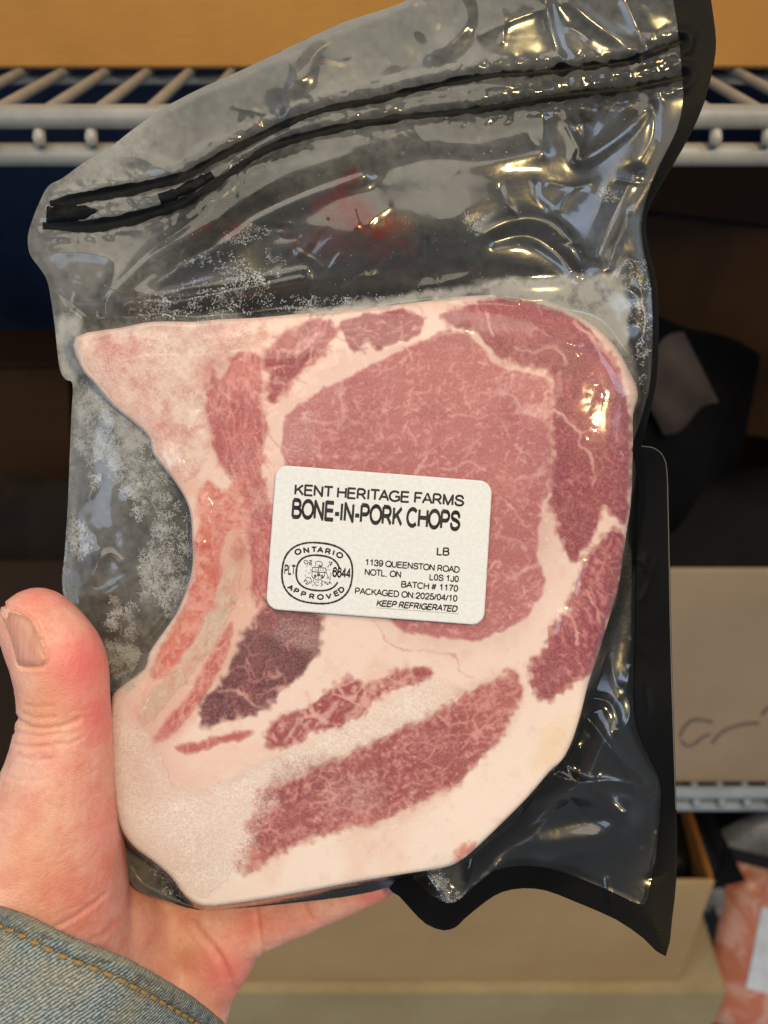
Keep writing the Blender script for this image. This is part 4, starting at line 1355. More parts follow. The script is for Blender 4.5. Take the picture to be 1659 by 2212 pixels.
t = NT('clear_bag_film')
o = t.obj()
hzn = t.attr('haze').outputs['Fac']
bl = t.attr('blood').outputs['Fac']
hf = hzn
blo = t.noise(o, 90, 2, 0.6)
bmp = t.bump(blo.outputs[0], 0.12, 0.0006)
fac_ = t.n('ShaderNodeLayerWeight', Blend=0.5).outputs['Facing']
fres = t.math('ADD', 0.04, t.math('MULTIPLY', t.math('POWER', fac_, 4.5), 0.8), True)
glo = t.n('ShaderNodeBsdfGlossy', Color=(1, 1, 1), Roughness=t.ramp(blo.outputs[0], 0.35, 0.65, 0.06, 0.18), Normal=bmp).outputs[0]
tra = t.n('ShaderNodeBsdfTransparent', Color=(1, 1, 1)).outputs[0]
dif = t.n('ShaderNodeBsdfDiffuse', Color=lin(214, 213, 208)).outputs[0]
trl = t.n('ShaderNodeBsdfTranslucent', Color=lin(214, 213, 208)).outputs[0]
milk = t.n('ShaderNodeMixShader', i0=0.35, i1=dif, i2=trl).outputs[0]
red = t.n('ShaderNodeBsdfDiffuse', Color=lin(104, 34, 30)).outputs[0]
s1 = t.n('ShaderNodeMixShader', i0=hf, i1=tra, i2=milk).outputs[0]
blf = t.math('MULTIPLY', bl, 1.0, True)
s1 = t.n('ShaderNodeMixShader', i0=blf, i1=s1, i2=red).outputs[0]
s2 = t.n('ShaderNodeMixShader', i0=fres, i1=s1, i2=glo).outputs[0]
M_film = t.done(s2)

t = NT('black_bag_film')
o = t.obj()
bmp = t.bump(t.noise(o, 220, 3).outputs[0], 0.3, 0.0006)
nd = t.n('ShaderNodeBsdfPrincipled', Base__Color=t.mix(t.noise(o, 50, 3).outputs[0], lin(10, 10, 12), lin(20, 19, 19)), Roughness=0.30, Normal=bmp)
nd.inputs['Specular IOR Level'].default_value = 0.5
M_black = t.done(nd.outputs[0])

t = NT('black_seal_rim')
o = t.obj()
rib = t.n('ShaderNodeTexWave', _bands_direction='Y', Vector=o, Scale=330.0, Distortion=1.2, Detail=1.0)
rib.inputs['Detail Scale'].default_value = 3.0
bmp = t.bump(rib.outputs['Fac'], 0.05, 0.0002)
nd = t.n('ShaderNodeBsdfPrincipled', Base__Color=lin(11, 11, 12), Roughness=0.5, Normal=bmp)
nd.inputs['Specular IOR Level'].default_value = 0.09
M_rim = t.done(nd.outputs[0])

used, f = B.compact(B.faces())
# where the outer rim is only black film, the clear film stops short of it
RIM_R = [(1455, -60), (1462, 40), (1468, 90), (1474, 160), (1476, 220), (1462, 280), (1438, 330), (1420, 370), (1400, 420), (1390, 462), (1386, 500), (1396, 560), (1408, 620), (1411, 700), (1410, 790), (1402, 850), (1386, 905), (1366, 960),
         (1368, 985), (1378, 1040), (1376, 1100), (1374, 1250), (1372, 1400), (1370, 1500), (1376, 1570), (1396, 1620), (1420, 1668), (1430, 1705), (1427, 1780), (1418, 1850), (1404, 1920), (1391, 1956),
         (1330, 1930), (1250, 1896), (1180, 1876), (1120, 1872), (1070, 1882), (1040, 1904), (1010, 1930), (985, 1948), (960, 1950), (930, 1935), (900, 1905), (870, 1893)]
V = L3(BX.ravel()[used], BY.ravel()[used], film_h.ravel()[used])
mesh_np('clear_film', V, f, M_film, bag, True, dict(haze=haze.ravel()[used], blood=blood.ravel()[used]))
gap = 0.5 + 5.0 * sstep(10, 130, -B.sd) * sstep(720, 560, BY) + 1.5 * sstep(10, 60, -B.sd)
back_h = np.minimum(film_h, free) - gap * (1 - 0.9 * np.exp(-(seal_d / 16) ** 2))
k = sstep(70, -10, chop_sd) * sstep(0, 70, -B.sd)
back_h = back_h * (1 - k) + np.minimum(back_h, -21.5) * k
V = L3(BX.ravel()[used], BY.ravel()[used], back_h.ravel()[used])
mesh_np('back_film', V, f, M_black, bag)

rim_poly = RIM_R + [(840, 1919), (862, 1936), (890, 1967), (920, 1996), (958, 2010), (986, 2002), (1002, 1986), (1050, 1947), (1085, 1927), (1130, 1919), (1180, 1924), (1240, 1947), (1330, 1986), (1390, 2027), (1438, 2066),
                    (1452, 1985), (1461, 1900), (1463, 1800), (1457, 1600), (1451, 1400), (1448, 1250), (1445, 1100), (1442, 1015), (1434, 983), (1415, 968), (1392, 964), (1387, 955), (1400, 905), (1414, 850), (1421, 790), (1423, 700), (1420, 620),
                    (1406, 555), (1395, 500), (1398, 462), (1414, 425), (1452, 360), (1492, 290), (1522, 220), (1542, 140), (1547, 90), (1542, 40), (1536, 0), (1528, -60)]
T = Sheet(rim_poly, 3.0, 2)


def film_at(x, y):
    gi = np.clip((x - BX[0, 0]) / BS, 0, BX.shape[1] - 1.001)
    gj = np.clip((y - BY[0, 0]) / BS, 0, BX.shape[0] - 1.001)
    i0, j0 = gi.astype(int), gj.astype(int)
    fx, fy = gi - i0, gj - j0
    H = film_h
    return (H[j0, i0] * (1 - fx) + H[j0, i0 + 1] * fx) * (1 - fy) + (H[j0 + 1, i0] * (1 - fx) + H[j0 + 1, i0 + 1] * fx) * fy


used, f = T.compact(T.faces())
tx, ty = T.X.ravel()[used], T.Y.ravel()[used]
mesh_np('seal_rim', L3(tx, ty, film_at(tx, ty) + 0.22), f, M_rim, bag)

# heat seal bars: black where clear film is welded on black, with uneven, beaded edges
M_weld = simple('welded_black_film', lin(6, 6, 7), 0.42, 0.12, var=0.3, nscale=120, bump=0.0003)


def seal_bar(P, w0, seed, wide):
    P = smooth_poly(P, 14, False)
    P = P + np.stack([0 * P[:, 0], 2.5 * vnoise(P[:, 0], 0 * P[:, 0], 38, seed)], -1)
    bead = 7 * np.clip(np.sin(P[:, 0] / 58 * 6.283 + seed), 0, 1) ** 8 * sstep(940, 1080, P[:, 0])
    w = bead + w0 * (1 + 0.35 * vnoise(P[:, 0], 0 * P[:, 0] + 3, 26, seed + 1) + 0.22 * vnoise(P[:, 0], 0 * P[:, 0] + 9, 9, seed + 2)) + wide(P[:, 0])
    T = np.gradient(P, axis=0)
    T /= np.linalg.norm(T, axis=1)[:, None]
    N = np.stack([-T[:, 1], T[:, 0]], -1)
    rows, V, Q = 7, [], []
    for r in range(rows):
        s = r / (rows - 1) * 2 - 1
        q = P + N * (w * s / 2)[:, None]
        hgt = 0.18 + 0.25 * (1 - s * s) ** 0.5
        V.append(L3(q[:, 0], q[:, 1], film_at(q[:, 0], q[:, 1]) + hgt))
    n = len(P)
    for r in range(rows - 1):
        for i in range(n - 1):
            Q.append((r * n + i, r * n + i + 1, (r + 1) * n + i + 1, (r + 1) * n + i))
    return mesh_np('heat_seal', np.concatenate(V), Q, M_weld, bag)


seal_bar(SEAL_A, 14, 3, lambda x: 13 * sstep(520, 250, x) * sstep(90, 180, x) + 5 * np.exp(-((x - 1215) / 12) ** 2) * 3 - 5 * np.exp(-((x - 1250) / 12) ** 2) + 10 * np.exp(-((x - 1280) / 12) ** 2) - 6 * np.exp(-((x - 1310) / 10) ** 2))
seal_bar(SEAL_B, 16, 9, lambda x: 12 * sstep(520, 250, x) * sstep(90, 180, x))
seal_bar([(100, 464), (120, 464), (145, 463), (170, 461), (196, 456), (212, 452)], 34, 21, lambda x: 12 * np.sin((x - 100) / 28) - 20 * sstep(180, 212, x))
seal_bar([(345, 432), (372, 424), (400, 410), (430, 394), (460, 378)], 28, 23, lambda x: -16 * sstep(390, 460, x))
# pale tube painting an edge highlight on the film: rounded corner and right side
M_edge = simple('edge_highlight', lin(120, 116, 112), 0.3, 0.5)
P = smooth_poly([(1386, 964), (1412, 968), (1431, 984), (1440, 1015), (1443, 1100), (1446, 1250), (1449, 1400), (1455, 1600), (1460, 1750)], 8, False)
tube_mesh('edge_highlight', L3(P[:, 0], P[:, 1], film_at(P[:, 0], P[:, 1]) + 0.25), 0.00013, M_edge, bag, 6)
# ------------------------------------------------------------------ the paper label on the bag
t = NT('label_paper')
o = t.obj()
n1 = t.noise(o, 900, 4, 0.7)
n2 = t.noise(o, 60, 3, 0.6)
c = t.mix(t.ramp(n1.outputs[0], 0.35, 0.65), lin(221, 223, 226), lin(230, 232, 236))
c = t.mix(t.ramp(n2.outputs[0], 0.55, 0.75, 0, 0.15), c, lin(228, 224, 216))
nd = t.n('ShaderNodeBsdfPrincipled', Base__Color=c, Roughness=0.55, Normal=t.bump(n1.outputs[0], 0.35, 0.0003))
nd.inputs['Specular IOR Level'].default_value = 0.35
M_label = t.done(nd.outputs[0])
t = NT('label_ink')
o = t.obj()
n1 = t.noise(o, 2600, 2, 0.6)
nd = t.n('ShaderNodeBsdfPrincipled', Base__Color=t.mix(t.ramp(n1.outputs[0], 0.5, 0.75, 0, 0.5), lin(24, 23, 26), lin(70, 68, 70)), Roughness=0.6)
M_print = t.done(nd.outputs[0])

TLc, TRc, BRc, BLc = np.array((596.5, 1004)), np.array((1063.5, 1040)), np.array((1045, 1351)), np.array((574, 1315.5))
rad = 27.0


def lab_pt(u, v):
    u, v = np.asarray(u)[..., None], np.asarray(v)[..., None]
    return (TLc * (1 - u) + TRc * u) * (1 - v) + (BLc * (1 - u) + BRc * u) * v


LW, LH = 467.0, 311.0


def lab_h(x, y):
    """the paper bows a little and has a small tuck at its upper edge"""
    d = line_d(x, y, [(688, 1000), (697, 1050)], 60)
    tuck = 0.35 * np.exp(-(d / 5.5) ** 2) * sstep(1062, 1022, y)
    tuck = tuck + 0.16 * np.exp(-(line_d(x, y, [(905, 1020), (940, 1120)], 60) / 7) ** 2) * sstep(1130, 1040, y)
    return LAB_W + tuck + 0.28 * np.sin((x - 575) / 490 * math.pi) + 0.16 * fbm(x, y, 150, 2, 401) - 0.06


uu, vv = np.meshgrid(np.linspace(0, 1, 121), np.linspace(0, 1, 81))
qx, qy = uu * LW, vv * LH
cx, cy = np.clip(qx, rad, LW - rad), np.clip(qy, rad, LH - rad)
dx, dy = qx - cx, qy - cy
dl = np.maximum(np.hypot(dx, dy), 1e-9)
mx = np.maximum(np.abs(dx), np.abs(dy))
k = np.where(dl > 1e-6, mx / dl, 1)          # square corner -> round corner
qx, qy = cx + dx * k, cy + dy * k
P = lab_pt(qx / LW, qy / LH)
V = L3(P[..., 0], P[..., 1], lab_h(P[..., 0], P[..., 1])).reshape(-1, 3)
ny, nx = uu.shape
idx = np.arange(ny * nx).reshape(ny, nx)
Q = np.stack([idx[:-1, :-1].ravel(), idx[1:, :-1].ravel(), idx[1:, 1:].ravel(), idx[:-1, 1:].ravel()], -1)
label = mesh_np('label', V, Q, M_label, bag)
label['label'] = 'white paper sticker with black printing'
sol = label.modifiers.new('thickness', 'SOLIDIFY')
sol.thickness = 0.00009
sol.offset = -1
INK = 0.035


def flat_on_label(name, V2, Q):
    V2 = np.asarray(V2, float)
    return mesh_np(name, L3(V2[:, 0], V2[:, 1], lab_h(V2[:, 0], V2[:, 1]) + INK), Q, M_print, label, smooth=False)


def arc(cx, cy, rx, ry, a0, a1, n=14):
    th = np.radians(np.linspace(a0, a1, n))
    return [(cx + rx * math.cos(q), cy + ry * math.sin(q)) for q in th]


def crv(*p):
    return [tuple(q) for q in smooth_poly(np.array(p, float), 5, False)]


BOWL = [(.10, 1), (.46, 1)] + arc(.46, .73, .27, .27, 90, -90, 12) + [(.10, .46)]
SIX = crv((.62, .77), (.54, .94), (.37, 1), (.18, .90), (.09, .64), (.08, .34), (.18, .08), (.37, 0), (.56, .08), (.65, .31), (.56, .54), (.38, .62), (.20, .54), (.09, .36))
FONT = {
    'A': (.86, [[(0, 0), (.41, 1), (.82, 0)], [(.15, .36), (.67, .36)]]),
    'B': (.88, [[(.10, 0), (.10, 1)], [(.10, 1), (.48, 1)] + arc(.48, .77, .23, .23, 90, -90, 10) + [(.10, .54)], [(.10, .54), (.50, .54)] + arc(.50, .27, .27, .27, 90, -90, 10) + [(.10, 0)]]),
    'C': (.97, [arc(.50, .5, .44, .5, 42, 318, 22)]),
    'D': (.95, [[(.10, 0), (.10, 1), (.42, 1)] + arc(.42, .5, .42, .5, 90, -90, 18) + [(.10, 0)]]),
    'E': (.86, [[(.76, 1), (.10, 1), (.10, 0), (.78, 0)], [(.10, .53), (.72, .53)]]),
    'F': (.80, [[(.72, 1), (.10, 1), (.10, 0)], [(.10, .52), (.62, .52)]]),
    'G': (1.03, [arc(.52, .5, .46, .5, 42, 300, 22) + [(.92, .14), (.92, .47), (.56, .47)]]),
    'H': (.92, [[(.10, 0), (.10, 1)], [(.80, 0), (.80, 1)], [(.10, .53), (.80, .53)]]),
    'I': (.34, [[(.14, 0), (.14, 1)]]),
    'J': (.68, [[(.54, 1), (.54, .28)] + arc(.30, .28, .24, .28, 0, -180, 12)]),
    'K': (.87, [[(.10, 0), (.10, 1)], [(.76, 1), (.10, .36)], [(.36, .60), (.80, 0)]]),
    'L': (.74, [[(.10, 1), (.10, 0), (.66, 0)]]),
    'M': (1.08, [[(.10, 0), (.10, 1), (.50, .02), (.90, 1), (.90, 0)]]),
    'N': (.94, [[(.10, 0), (.10, 1), (.78, 0), (.78, 1)]]),
    'O': (1.02, [arc(.50, .5, .45, .5, 0, 360, 32)]),
    'Q': (1.02, [arc(.50, .5, .45, .5, 0, 360, 32), [(.60, .26), (.96, -.05)]]),
    'P': (.86, [[(.10, 0), (.10, 1)], BOWL]),
    'R': (.92, [[(.10, 0), (.10, 1)], BOWL, [(.46, .46), (.80, 0)]]),
    'S': (.88, [crv((.75, .73), (.66, .92), (.43, 1), (.19, .92), (.12, .74), (.22, .60), (.44, .53), (.68, .43), (.79, .27), (.68, .08), (.44, 0), (.17, .08), (.08, .30))]),
    'T': (.80, [[(0, 1), (.78, 1)], [(.39, 1), (.39, 0)]]),
    'U': (.92, [[(.10, 1), (.10, .34)] + arc(.44, .34, .34, .34, 180, 360, 14) + [(.78, 1)]]),
    'V': (.84, [[(0, 1), (.40, 0), (.80, 1)]]),
    '0': (.76, [arc(.36, .5, .28, .5, 0, 360, 26)]),
    '1': (.76, [[(.14, .75), (.30, .85), (.42, 1), (.42, 0)]]),
    '2': (.76, [crv((.08, .70), (.15, .91), (.36, 1), (.58, .92), (.64, .73), (.54, .50), (.24, .22), (.08, 0)) + [(.66, 0)]]),
    '3': (.76, [crv((.08, .74), (.16, .93), (.35, 1), (.54, .93), (.60, .75), (.52, .58), (.30, .53)), crv((.30, .53), (.55, .48), (.65, .28), (.56, .07), (.34, 0), (.14, .07), (.06, .27))]),
    '4': (.76, [[(.50, 0), (.50, 1), (.04, .30), (.68, .30)]]),
    '5': (.76, [[(.60, 1), (.20, 1), (.13, .52)] + crv((.13, .52), (.36, .63), (.58, .53), (.65, .32), (.56, .09), (.34, 0), (.14, .07), (.06, .26))]),
    '6': (.76, [SIX]), '9': (.76, [[(.73 - x, 1 - y) for x, y in SIX]]),
    '7': (.76, [[(.06, 1), (.66, 1), (.40, .55), (.27, 0)]]),
    '#': (.80, [[(.12, 0), (.30, 1)], [(.40, 0), (.58, 1)], [(0, .33), (.64, .33)], [(.06, .67), (.70, .67)]]),
    ',': (.38, [[(.14, .06), (.10, -.16)]]), '.': (.30, [[(.12, -.02), (.12, .08)]]), ':': (.36, [[(.14, 0), (.14, .10)], [(.14, .62), (.14, .72)]]),
    '/': (.38, [[(0, 0), (.32, 1)]]), '-': (.46, [[(.04, .36), (.40, .36)]]), ' ': (.36, []),
}


def text_mesh(s, weight=0.13):
    """block capitals drawn with strokes of even weight; cap height 1"""
    V, Q, x = [], [], 0.0
    h = weight / 2
    for ch in s:
        adv, strokes = FONT[ch]
        for P in strokes:
            P = [np.array((x + a, h + b * (1 - weight))) for a, b in P]
            for i, (a, b) in enumerate(zip(P[:-1], P[1:])):
                d = b - a
                d = d / (np.linalg.norm(d) + 1e-9)
                nrm = np.array((-d[1], d[0])) * h
                k = len(V)
                V += [a + nrm, a - nrm, b - nrm, b + nrm]
                Q.append((k, k + 1, k + 2, k + 3))
                if i:
                    k = len(V)
                    V += [a + h * np.array((math.cos(q), math.sin(q))) for q in np.arange(8) * math.pi / 4 + 0.39]
                    Q.append(tuple(range(k, k + 8)))
        x += adv
    return np.array(V), Q


Z7 = lambda x, y: np.array((548.6 + 0.3307 * x, 987.5 + 0.3307 * y))
UPV = np.array((22.0, -311.0)) / 311.8       # the label's own up direction


def text_line(s, a, b, cap, bold=0.14, shear=0.0):
    V, Q = text_mesh(s, bold)
    a, b = Z7(*a), Z7(*b)
    cap = cap * 0.3307
    ch = 1.0
    x0, x1 = V[:, 0].min(), V[:, 0].max()
    u = (V[:, 0] - x0) / (x1 - x0)
    v = V[:, 1] / ch
    e = (b - a)
    p = a + u[:, None] * e + (v * cap)[:, None] * UPV + (shear * v * cap)[:, None] * e / np.linalg.norm(e)
    return flat_on_label('printed_line', p, Q)


text_line('KENT HERITAGE FARMS', (262, 250), (1372, 325), 78, 0.185)
text_line('BONE-IN-PORK CHOPS', (243, 402), (1345, 487), 138, 0.20)
text_line('LB', (1192, 642), (1276, 646), 56, 0.18)
text_line('1139 QUEENSTON ROAD', (728, 708), (1343, 758), 45, 0.185)
text_line('NOTL, ON', (722, 772), (960, 789), 45, 0.185)
text_line('L0S 1J0', (1145, 805), (1337, 819), 45, 0.185)
text_line('BATCH # 1170', (960, 852), (1333, 881), 45, 0.185)
text_line('PACKAGED ON:2025/04/10', (658, 895), (1328, 946), 45, 0.185)
text_line('KEEP REFRIGERATED', (797, 975), (1325, 1014), 45, 0.21, 0.2)
text_line('PLT.', (197, 768), (274, 772), 68, 0.19)
text_line('6644', (510, 784), (628, 796), 70, 0.2)
# dotted rule under the last line
a, b = Z7(797, 984), Z7(1335, 1023)
Vd, Qd = [], []
for i in range(90):
    p = a + (b - a) * (i / 89)
    k = len(Vd)
    s_ = 0.55
    Vd += [p + (-s_, -s_), p + (-s_, s_), p + (s_, s_), p + (s_, -s_)]
    Qd.append((k, k + 1, k + 2, k + 3))
flat_on_label('dotted_rule', np.array(Vd), Qd)

Z4 = lambda x, y: np.array((592.5 + 0.1124 * x, 1152 + 0.1124 * y))


def superring(cx, cy, ax, ay, thick, gap=None, n=220, ex=2.45, rot=R(5)):
    th = np.linspace(0, 2 * math.pi, n, endpoint=gap is None)
    if gap:
        th = np.linspace(gap[1], gap[0] + 2 * math.pi, n)
    x = np.sign(np.cos(th)) * np.abs(np.cos(th)) ** (2 / ex) * ax
    y = np.sign(np.sin(th)) * np.abs(np.sin(th)) ** (2 / ex) * ay
    X_, Y_ = cx + x * math.cos(rot) - y * math.sin(rot), cy + x * math.sin(rot) + y * math.cos(rot)
    P = np.stack([592.5 + 0.1124 * X_, 1152 + 0.1124 * Y_], -1)
    # uneven parameter spacing: resample evenly
    PP = np.vstack([P, P[:1]]) if gap is None else P
    L = np.r_[0, np.cumsum(np.linalg.norm(np.diff(PP, axis=0), axis=1))]
    s = np.linspace(0, L[-1], n, endpoint=gap is not None)
    P = np.stack([np.interp(s, L, PP[:, 0]), np.interp(s, L, PP[:, 1])], -1)
    w = thick * 0.1124 * (1 + 0.28 * np.random.default_rng(3).standard_normal(n).clip(-1, 1) * 0.6)
    V2, Q = ribbon(P, w, closed=gap is None)
    return flat_on_label('stamp_ring', V2, Q)


superring(825, 765, 675, 582, 36)
superring(838, 762, 415, 338, 36, gap=(-0.24, 0.36))


def glyph(ch, x, y, deg, cap, bold, wide):
    V, Q = text_mesh(ch, bold)
    chh = 1.0
    c = np.array([(V[:, 0].min() + V[:, 0].max()) / 2, chh / 2])
    v = (V - c) / chh * cap * 0.1124
    v[:, 0] *= wide
    v[:, 1] *= -1
    a = R(deg)
    M = np.array([[math.cos(a), -math.sin(a)], [math.sin(a), math.cos(a)]])
    return v @ M.T + Z4(x, y), Q


def glyphs(name, items, cap, bold, wide):
    VV, QQ = [], []
    for it in items:
        v, q = glyph(*it, cap, bold, wide)
        k = sum(len(x) for x in VV)
        VV.append(v)
        QQ += [tuple(i + k for i in f) for f in q]
    flat_on_label(name, np.concatenate(VV), QQ)


glyphs('stamp_word', [('O', 455, 355, -22), ('N', 615, 325, -9), ('T', 765, 312, 0), ('A', 885, 320, 6), ('R', 1032, 347, 10), ('I', 1140, 372, 14), ('O', 1257, 420, 24)], 122, 0.25, 1.0)
glyphs('stamp_word', [('A', 315, 1045, 36), ('P', 425, 1110, 24), ('P', 562, 1170, 16), ('R', 722, 1212, 8), ('O', 887, 1225, 2), ('V', 1045, 1207, -8), ('E', 1190, 1155, -24), ('D', 1290, 1085, -38)], 116, 0.25, 1.0)
# crest in the stamp: shield with leaves, helm above, two animals holding it
CREST = [
    ([(735, 655), (985, 668)], 16), ([(735, 655), (725, 735)], 12), ([(985, 668), (1000, 745)], 12), ([(725, 735), (870, 748), (1005, 748)], 18),
    ([(728, 750), (724, 820), (750, 865), (800, 890), (845, 900), (900, 880), (945, 850), (968, 790), (972, 750)], 13), ([(845, 800), (845, 895)], 10),
    ([(825, 790), (848, 775), (872, 795), (850, 815), (825, 800)], 26), ([(765, 830), (790, 800), (800, 840), (760, 850)], 22), ([(890, 825), (920, 810), (935, 845), (895, 850)], 22),
    ([(780, 690), (800, 700)], 12), ([(810, 715), (830, 705)], 12), ([(880, 700), (900, 715)], 12), ([(930, 700), (950, 715)], 12), ([(850, 670), (850, 745)], 12),
    ([(785, 550), (800, 600), (780, 640)], 11), ([(800, 545), (850, 540), (905, 555), (925, 600), (900, 630), (870, 600), (860, 640)], 13), ([(840, 630), (900, 640), (925, 620)], 18),
    ([(570, 530), (620, 525), (650, 560), (620, 590), (580, 570), (570, 540)], 14), ([(670, 520), (720, 530), (690, 560), (720, 590), (680, 600), (670, 560)], 16), ([(640, 600), (620, 650)], 9), ([(700, 610), (710, 640)], 9),
    ([(610, 690), (612, 740)], 8), ([(690, 690), (720, 720)], 9), ([(590, 790), (600, 830)], 9), ([(650, 780), (700, 740)], 10), ([(640, 840), (700, 870), (715, 930), (690, 965)], 12), ([(640, 840), (600, 880), (565, 935)], 11),
    ([(570, 930), (610, 905), (640, 940), (600, 970), (650, 975), (690, 920)], 14), ([(760, 890), (745, 930), (780, 950), (770, 990)], 11), ([(725, 985), (760, 1020)], 10), ([(800, 930), (840, 945), (860, 930)], 10), ([(790, 970), (820, 1010), (850, 990)], 12),
    ([(900, 905), (930, 920), (900, 960), (930, 985), (890, 1020)], 14), ([(950, 920), (990, 960), (1030, 995)], 12), ([(960, 960), (1000, 930), (1030, 990)], 10), ([(1050, 930), (1095, 970)], 16), ([(1040, 980), (1075, 920)], 14),
    ([(1050, 540), (1080, 570), (1110, 550), (1100, 600), (1070, 590), (1085, 630)], 16), ([(1005, 630), (1040, 650), (1050, 600)], 10), ([(1020, 690), (990, 720)], 10), ([(1050, 690), (1060, 720)], 9), ([(1075, 750), (1095, 800), (1070, 850), (1080, 900)], 10),
    ([(1000, 760), (1030, 820), (1060, 890)], 10), ([(990, 880), (1030, 860), (1010, 830)], 9)]
VV, QQ = [], []
for P, w in CREST:
    P = smooth_poly([Z4(*p) for p in P], 4, False)
    v, q = ribbon(P, w * 0.1124)
    k = sum(len(x) for x in VV)
    VV.append(v)
    QQ += [tuple(i + k for i in f) for f in q]
flat_on_label('stamp_crest', np.concatenate(VV), QQ)

# ------------------------------------------------------------------ frost crystals caught under the film
FROST = [
    # polygon, number of dendrites, size px, lift (mm), density shape
    ([(170, 815), (210, 830), (250, 880), (300, 920), (330, 950), (335, 1000), (290, 990), (250, 950), (215, 900), (175, 870)], 150, 15, 'd'),
    ([(160, 870), (215, 900), (240, 990), (200, 1010), (165, 960)], 80, 16, 'd'),
    ([(240, 950), (330, 970), (372, 1035), (300, 1070), (260, 1060), (235, 1020)], 120, 14, 'd'),
    ([(150, 1115), (185, 1140), (200, 1180), (170, 1205), (150, 1190)], 34, 15, 'd'),
    ([(320, 1060), (395, 1075), (408, 1150), (400, 1260), (370, 1330), (310, 1300), (300, 1200), (330, 1160), (340, 1110)], 190, 14, 'd'),
    ([(260, 1050), (300, 1050), (330, 1110), (300, 1130)], 30, 12, 'd'),
    ([(225, 1380), (300, 1400), (300, 1440), (290, 1490), (250, 1500), (238, 1440)], 130, 11, 'd'),
    ([(240, 1290), (300, 1310), (290, 1380), (230, 1360)], 50, 11, 'd'),
    ([(190, 1020), (215, 1030), (210, 1060), (195, 1050)], 10, 10, 'd'),
    ([(340, 640), (430, 600), (540, 560), (560, 575), (580, 620), (600, 660), (520, 672), (440, 690), (340, 690), (280, 668)], 170, 11, 'c'),
    ([(600, 640), (700, 645), (830, 640), (950, 622), (950, 640), (800, 655), (680, 668), (600, 668)], 80, 8, 'c'),
    ([(480, 505), (560, 488), (590, 500), (540, 525), (500, 525)], 40, 8, 'c'),
    ([(400, 570), (500, 530), (560, 570), (470, 620)], 24, 9, 'c'),
    ([(560, 530), (620, 560), (600, 600), (550, 560)], 12, 8, 'c'),
    ([(125, 690), (165, 690), (160, 820), (134, 805)], 120, 8, 'c'),
    ([(1345, 560), (1400, 560), (1412, 700), (1400, 860), (1378, 840), (1360, 740), (1345, 680)], 90, 8, 'c'),
    ([(1300, 400), (1340, 420), (1330, 460), (1300, 450)], 22, 7, 'c'),
    ([(1000, 460), (1050, 460), (1040, 500), (1000, 490)], 14, 7, 'c'),
    ([(305, 1850), (340, 1850), (395, 1910), (400, 1945), (350, 1930)], 50, 8, 'c'),
    ([(925, 1890), (960, 1880), (1000, 1945), (975, 1955), (945, 1935)], 40, 6, 'c'),
    ([(1000, 900), (1, 1), (2, 2)], 0, 0, 'd'),
]
fv, fq = [], []


def inside(P, x, y):
    ins = False
    for a, b in zip(P, P[1:] + P[:1]):
        if (a[1] > y) != (b[1] > y) and x < (b[0] - a[0]) * (y - a[1]) / (b[1] - a[1]) + a[0]:
            ins = not ins
    return ins


def needle(x, y, an, ln, wd, tilt):
    """a flat ice needle: a thin lozenge lying just under the film"""
    global fv, fq
    dx, dy = math.cos(an) * ln, math.sin(an) * ln
    nx_, ny_ = -math.sin(an) * wd, math.cos(an) * wd
    k = len(fv)
    fv += [(x, y, 0), (x + dx * 0.45 + nx_, y + dy * 0.45 + ny_, tilt), (x + dx, y + dy, 0.0), (x + dx * 0.45 - nx_, y + dy * 0.45 - ny_, -tilt), (x + dx * 0.5, y + dy * 0.5, 0.28)]
    fq += [(k, k + 3, k + 4), (k + 3, k + 2, k + 4), (k + 2, k + 1, k + 4), (k + 1, k, k + 4)]


for P, cnt, size, kind in FROST:
    xs, ys_ = [p[0] for p in P], [p[1] for p in P]
    made = tries = 0
    cnt = int(cnt * (1.35 if kind == 'd' else 1.0))
    while made < cnt and tries < cnt * 30:
        tries += 1
        x, y = random.uniform(min(xs), max(xs)), random.uniform(min(ys_), max(ys_))
        if not inside(P, x, y):
            continue
        if fbm(np.array([x]), np.array([y]), 36, 3, 77)[0] < random.uniform(-0.5, 0.3):
            continue
        made += 1
        if kind == 'd':
            a0 = random.uniform(0, 6.28)
            for arm in range(random.choice((3, 4, 5, 6))):
                an = a0 + arm * 1.05 + random.uniform(-0.3, 0.3)
                ln = size * random.uniform(0.4, 1.1)
                needle(x, y, an, ln * 1.1, random.uniform(0.5, 1.0), random.uniform(-0.25, 0.25))
                for b in range(random.choice((1, 2, 3))):
                    f_ = random.uniform(0.3, 0.9)
                    needle(x + math.cos(an) * ln * f_, y + math.sin(an) * ln * f_, an + random.choice((-1, 1)) * random.uniform(0.6, 1.2), ln * random.uniform(0.25, 0.55), random.uniform(0.6, 1.3), random.uniform(-0.2, 0.2))
        else:
            for b in range(random.choice((4, 6, 9))):
                needle(x + random.gauss(0, size * 0.5), y + random.gauss(0, size * 0.5), random.uniform(0, 6.28), size * random.uniform(0.2, 0.6), random.uniform(0.9, 2.2), random.uniform(-0.25, 0.25))
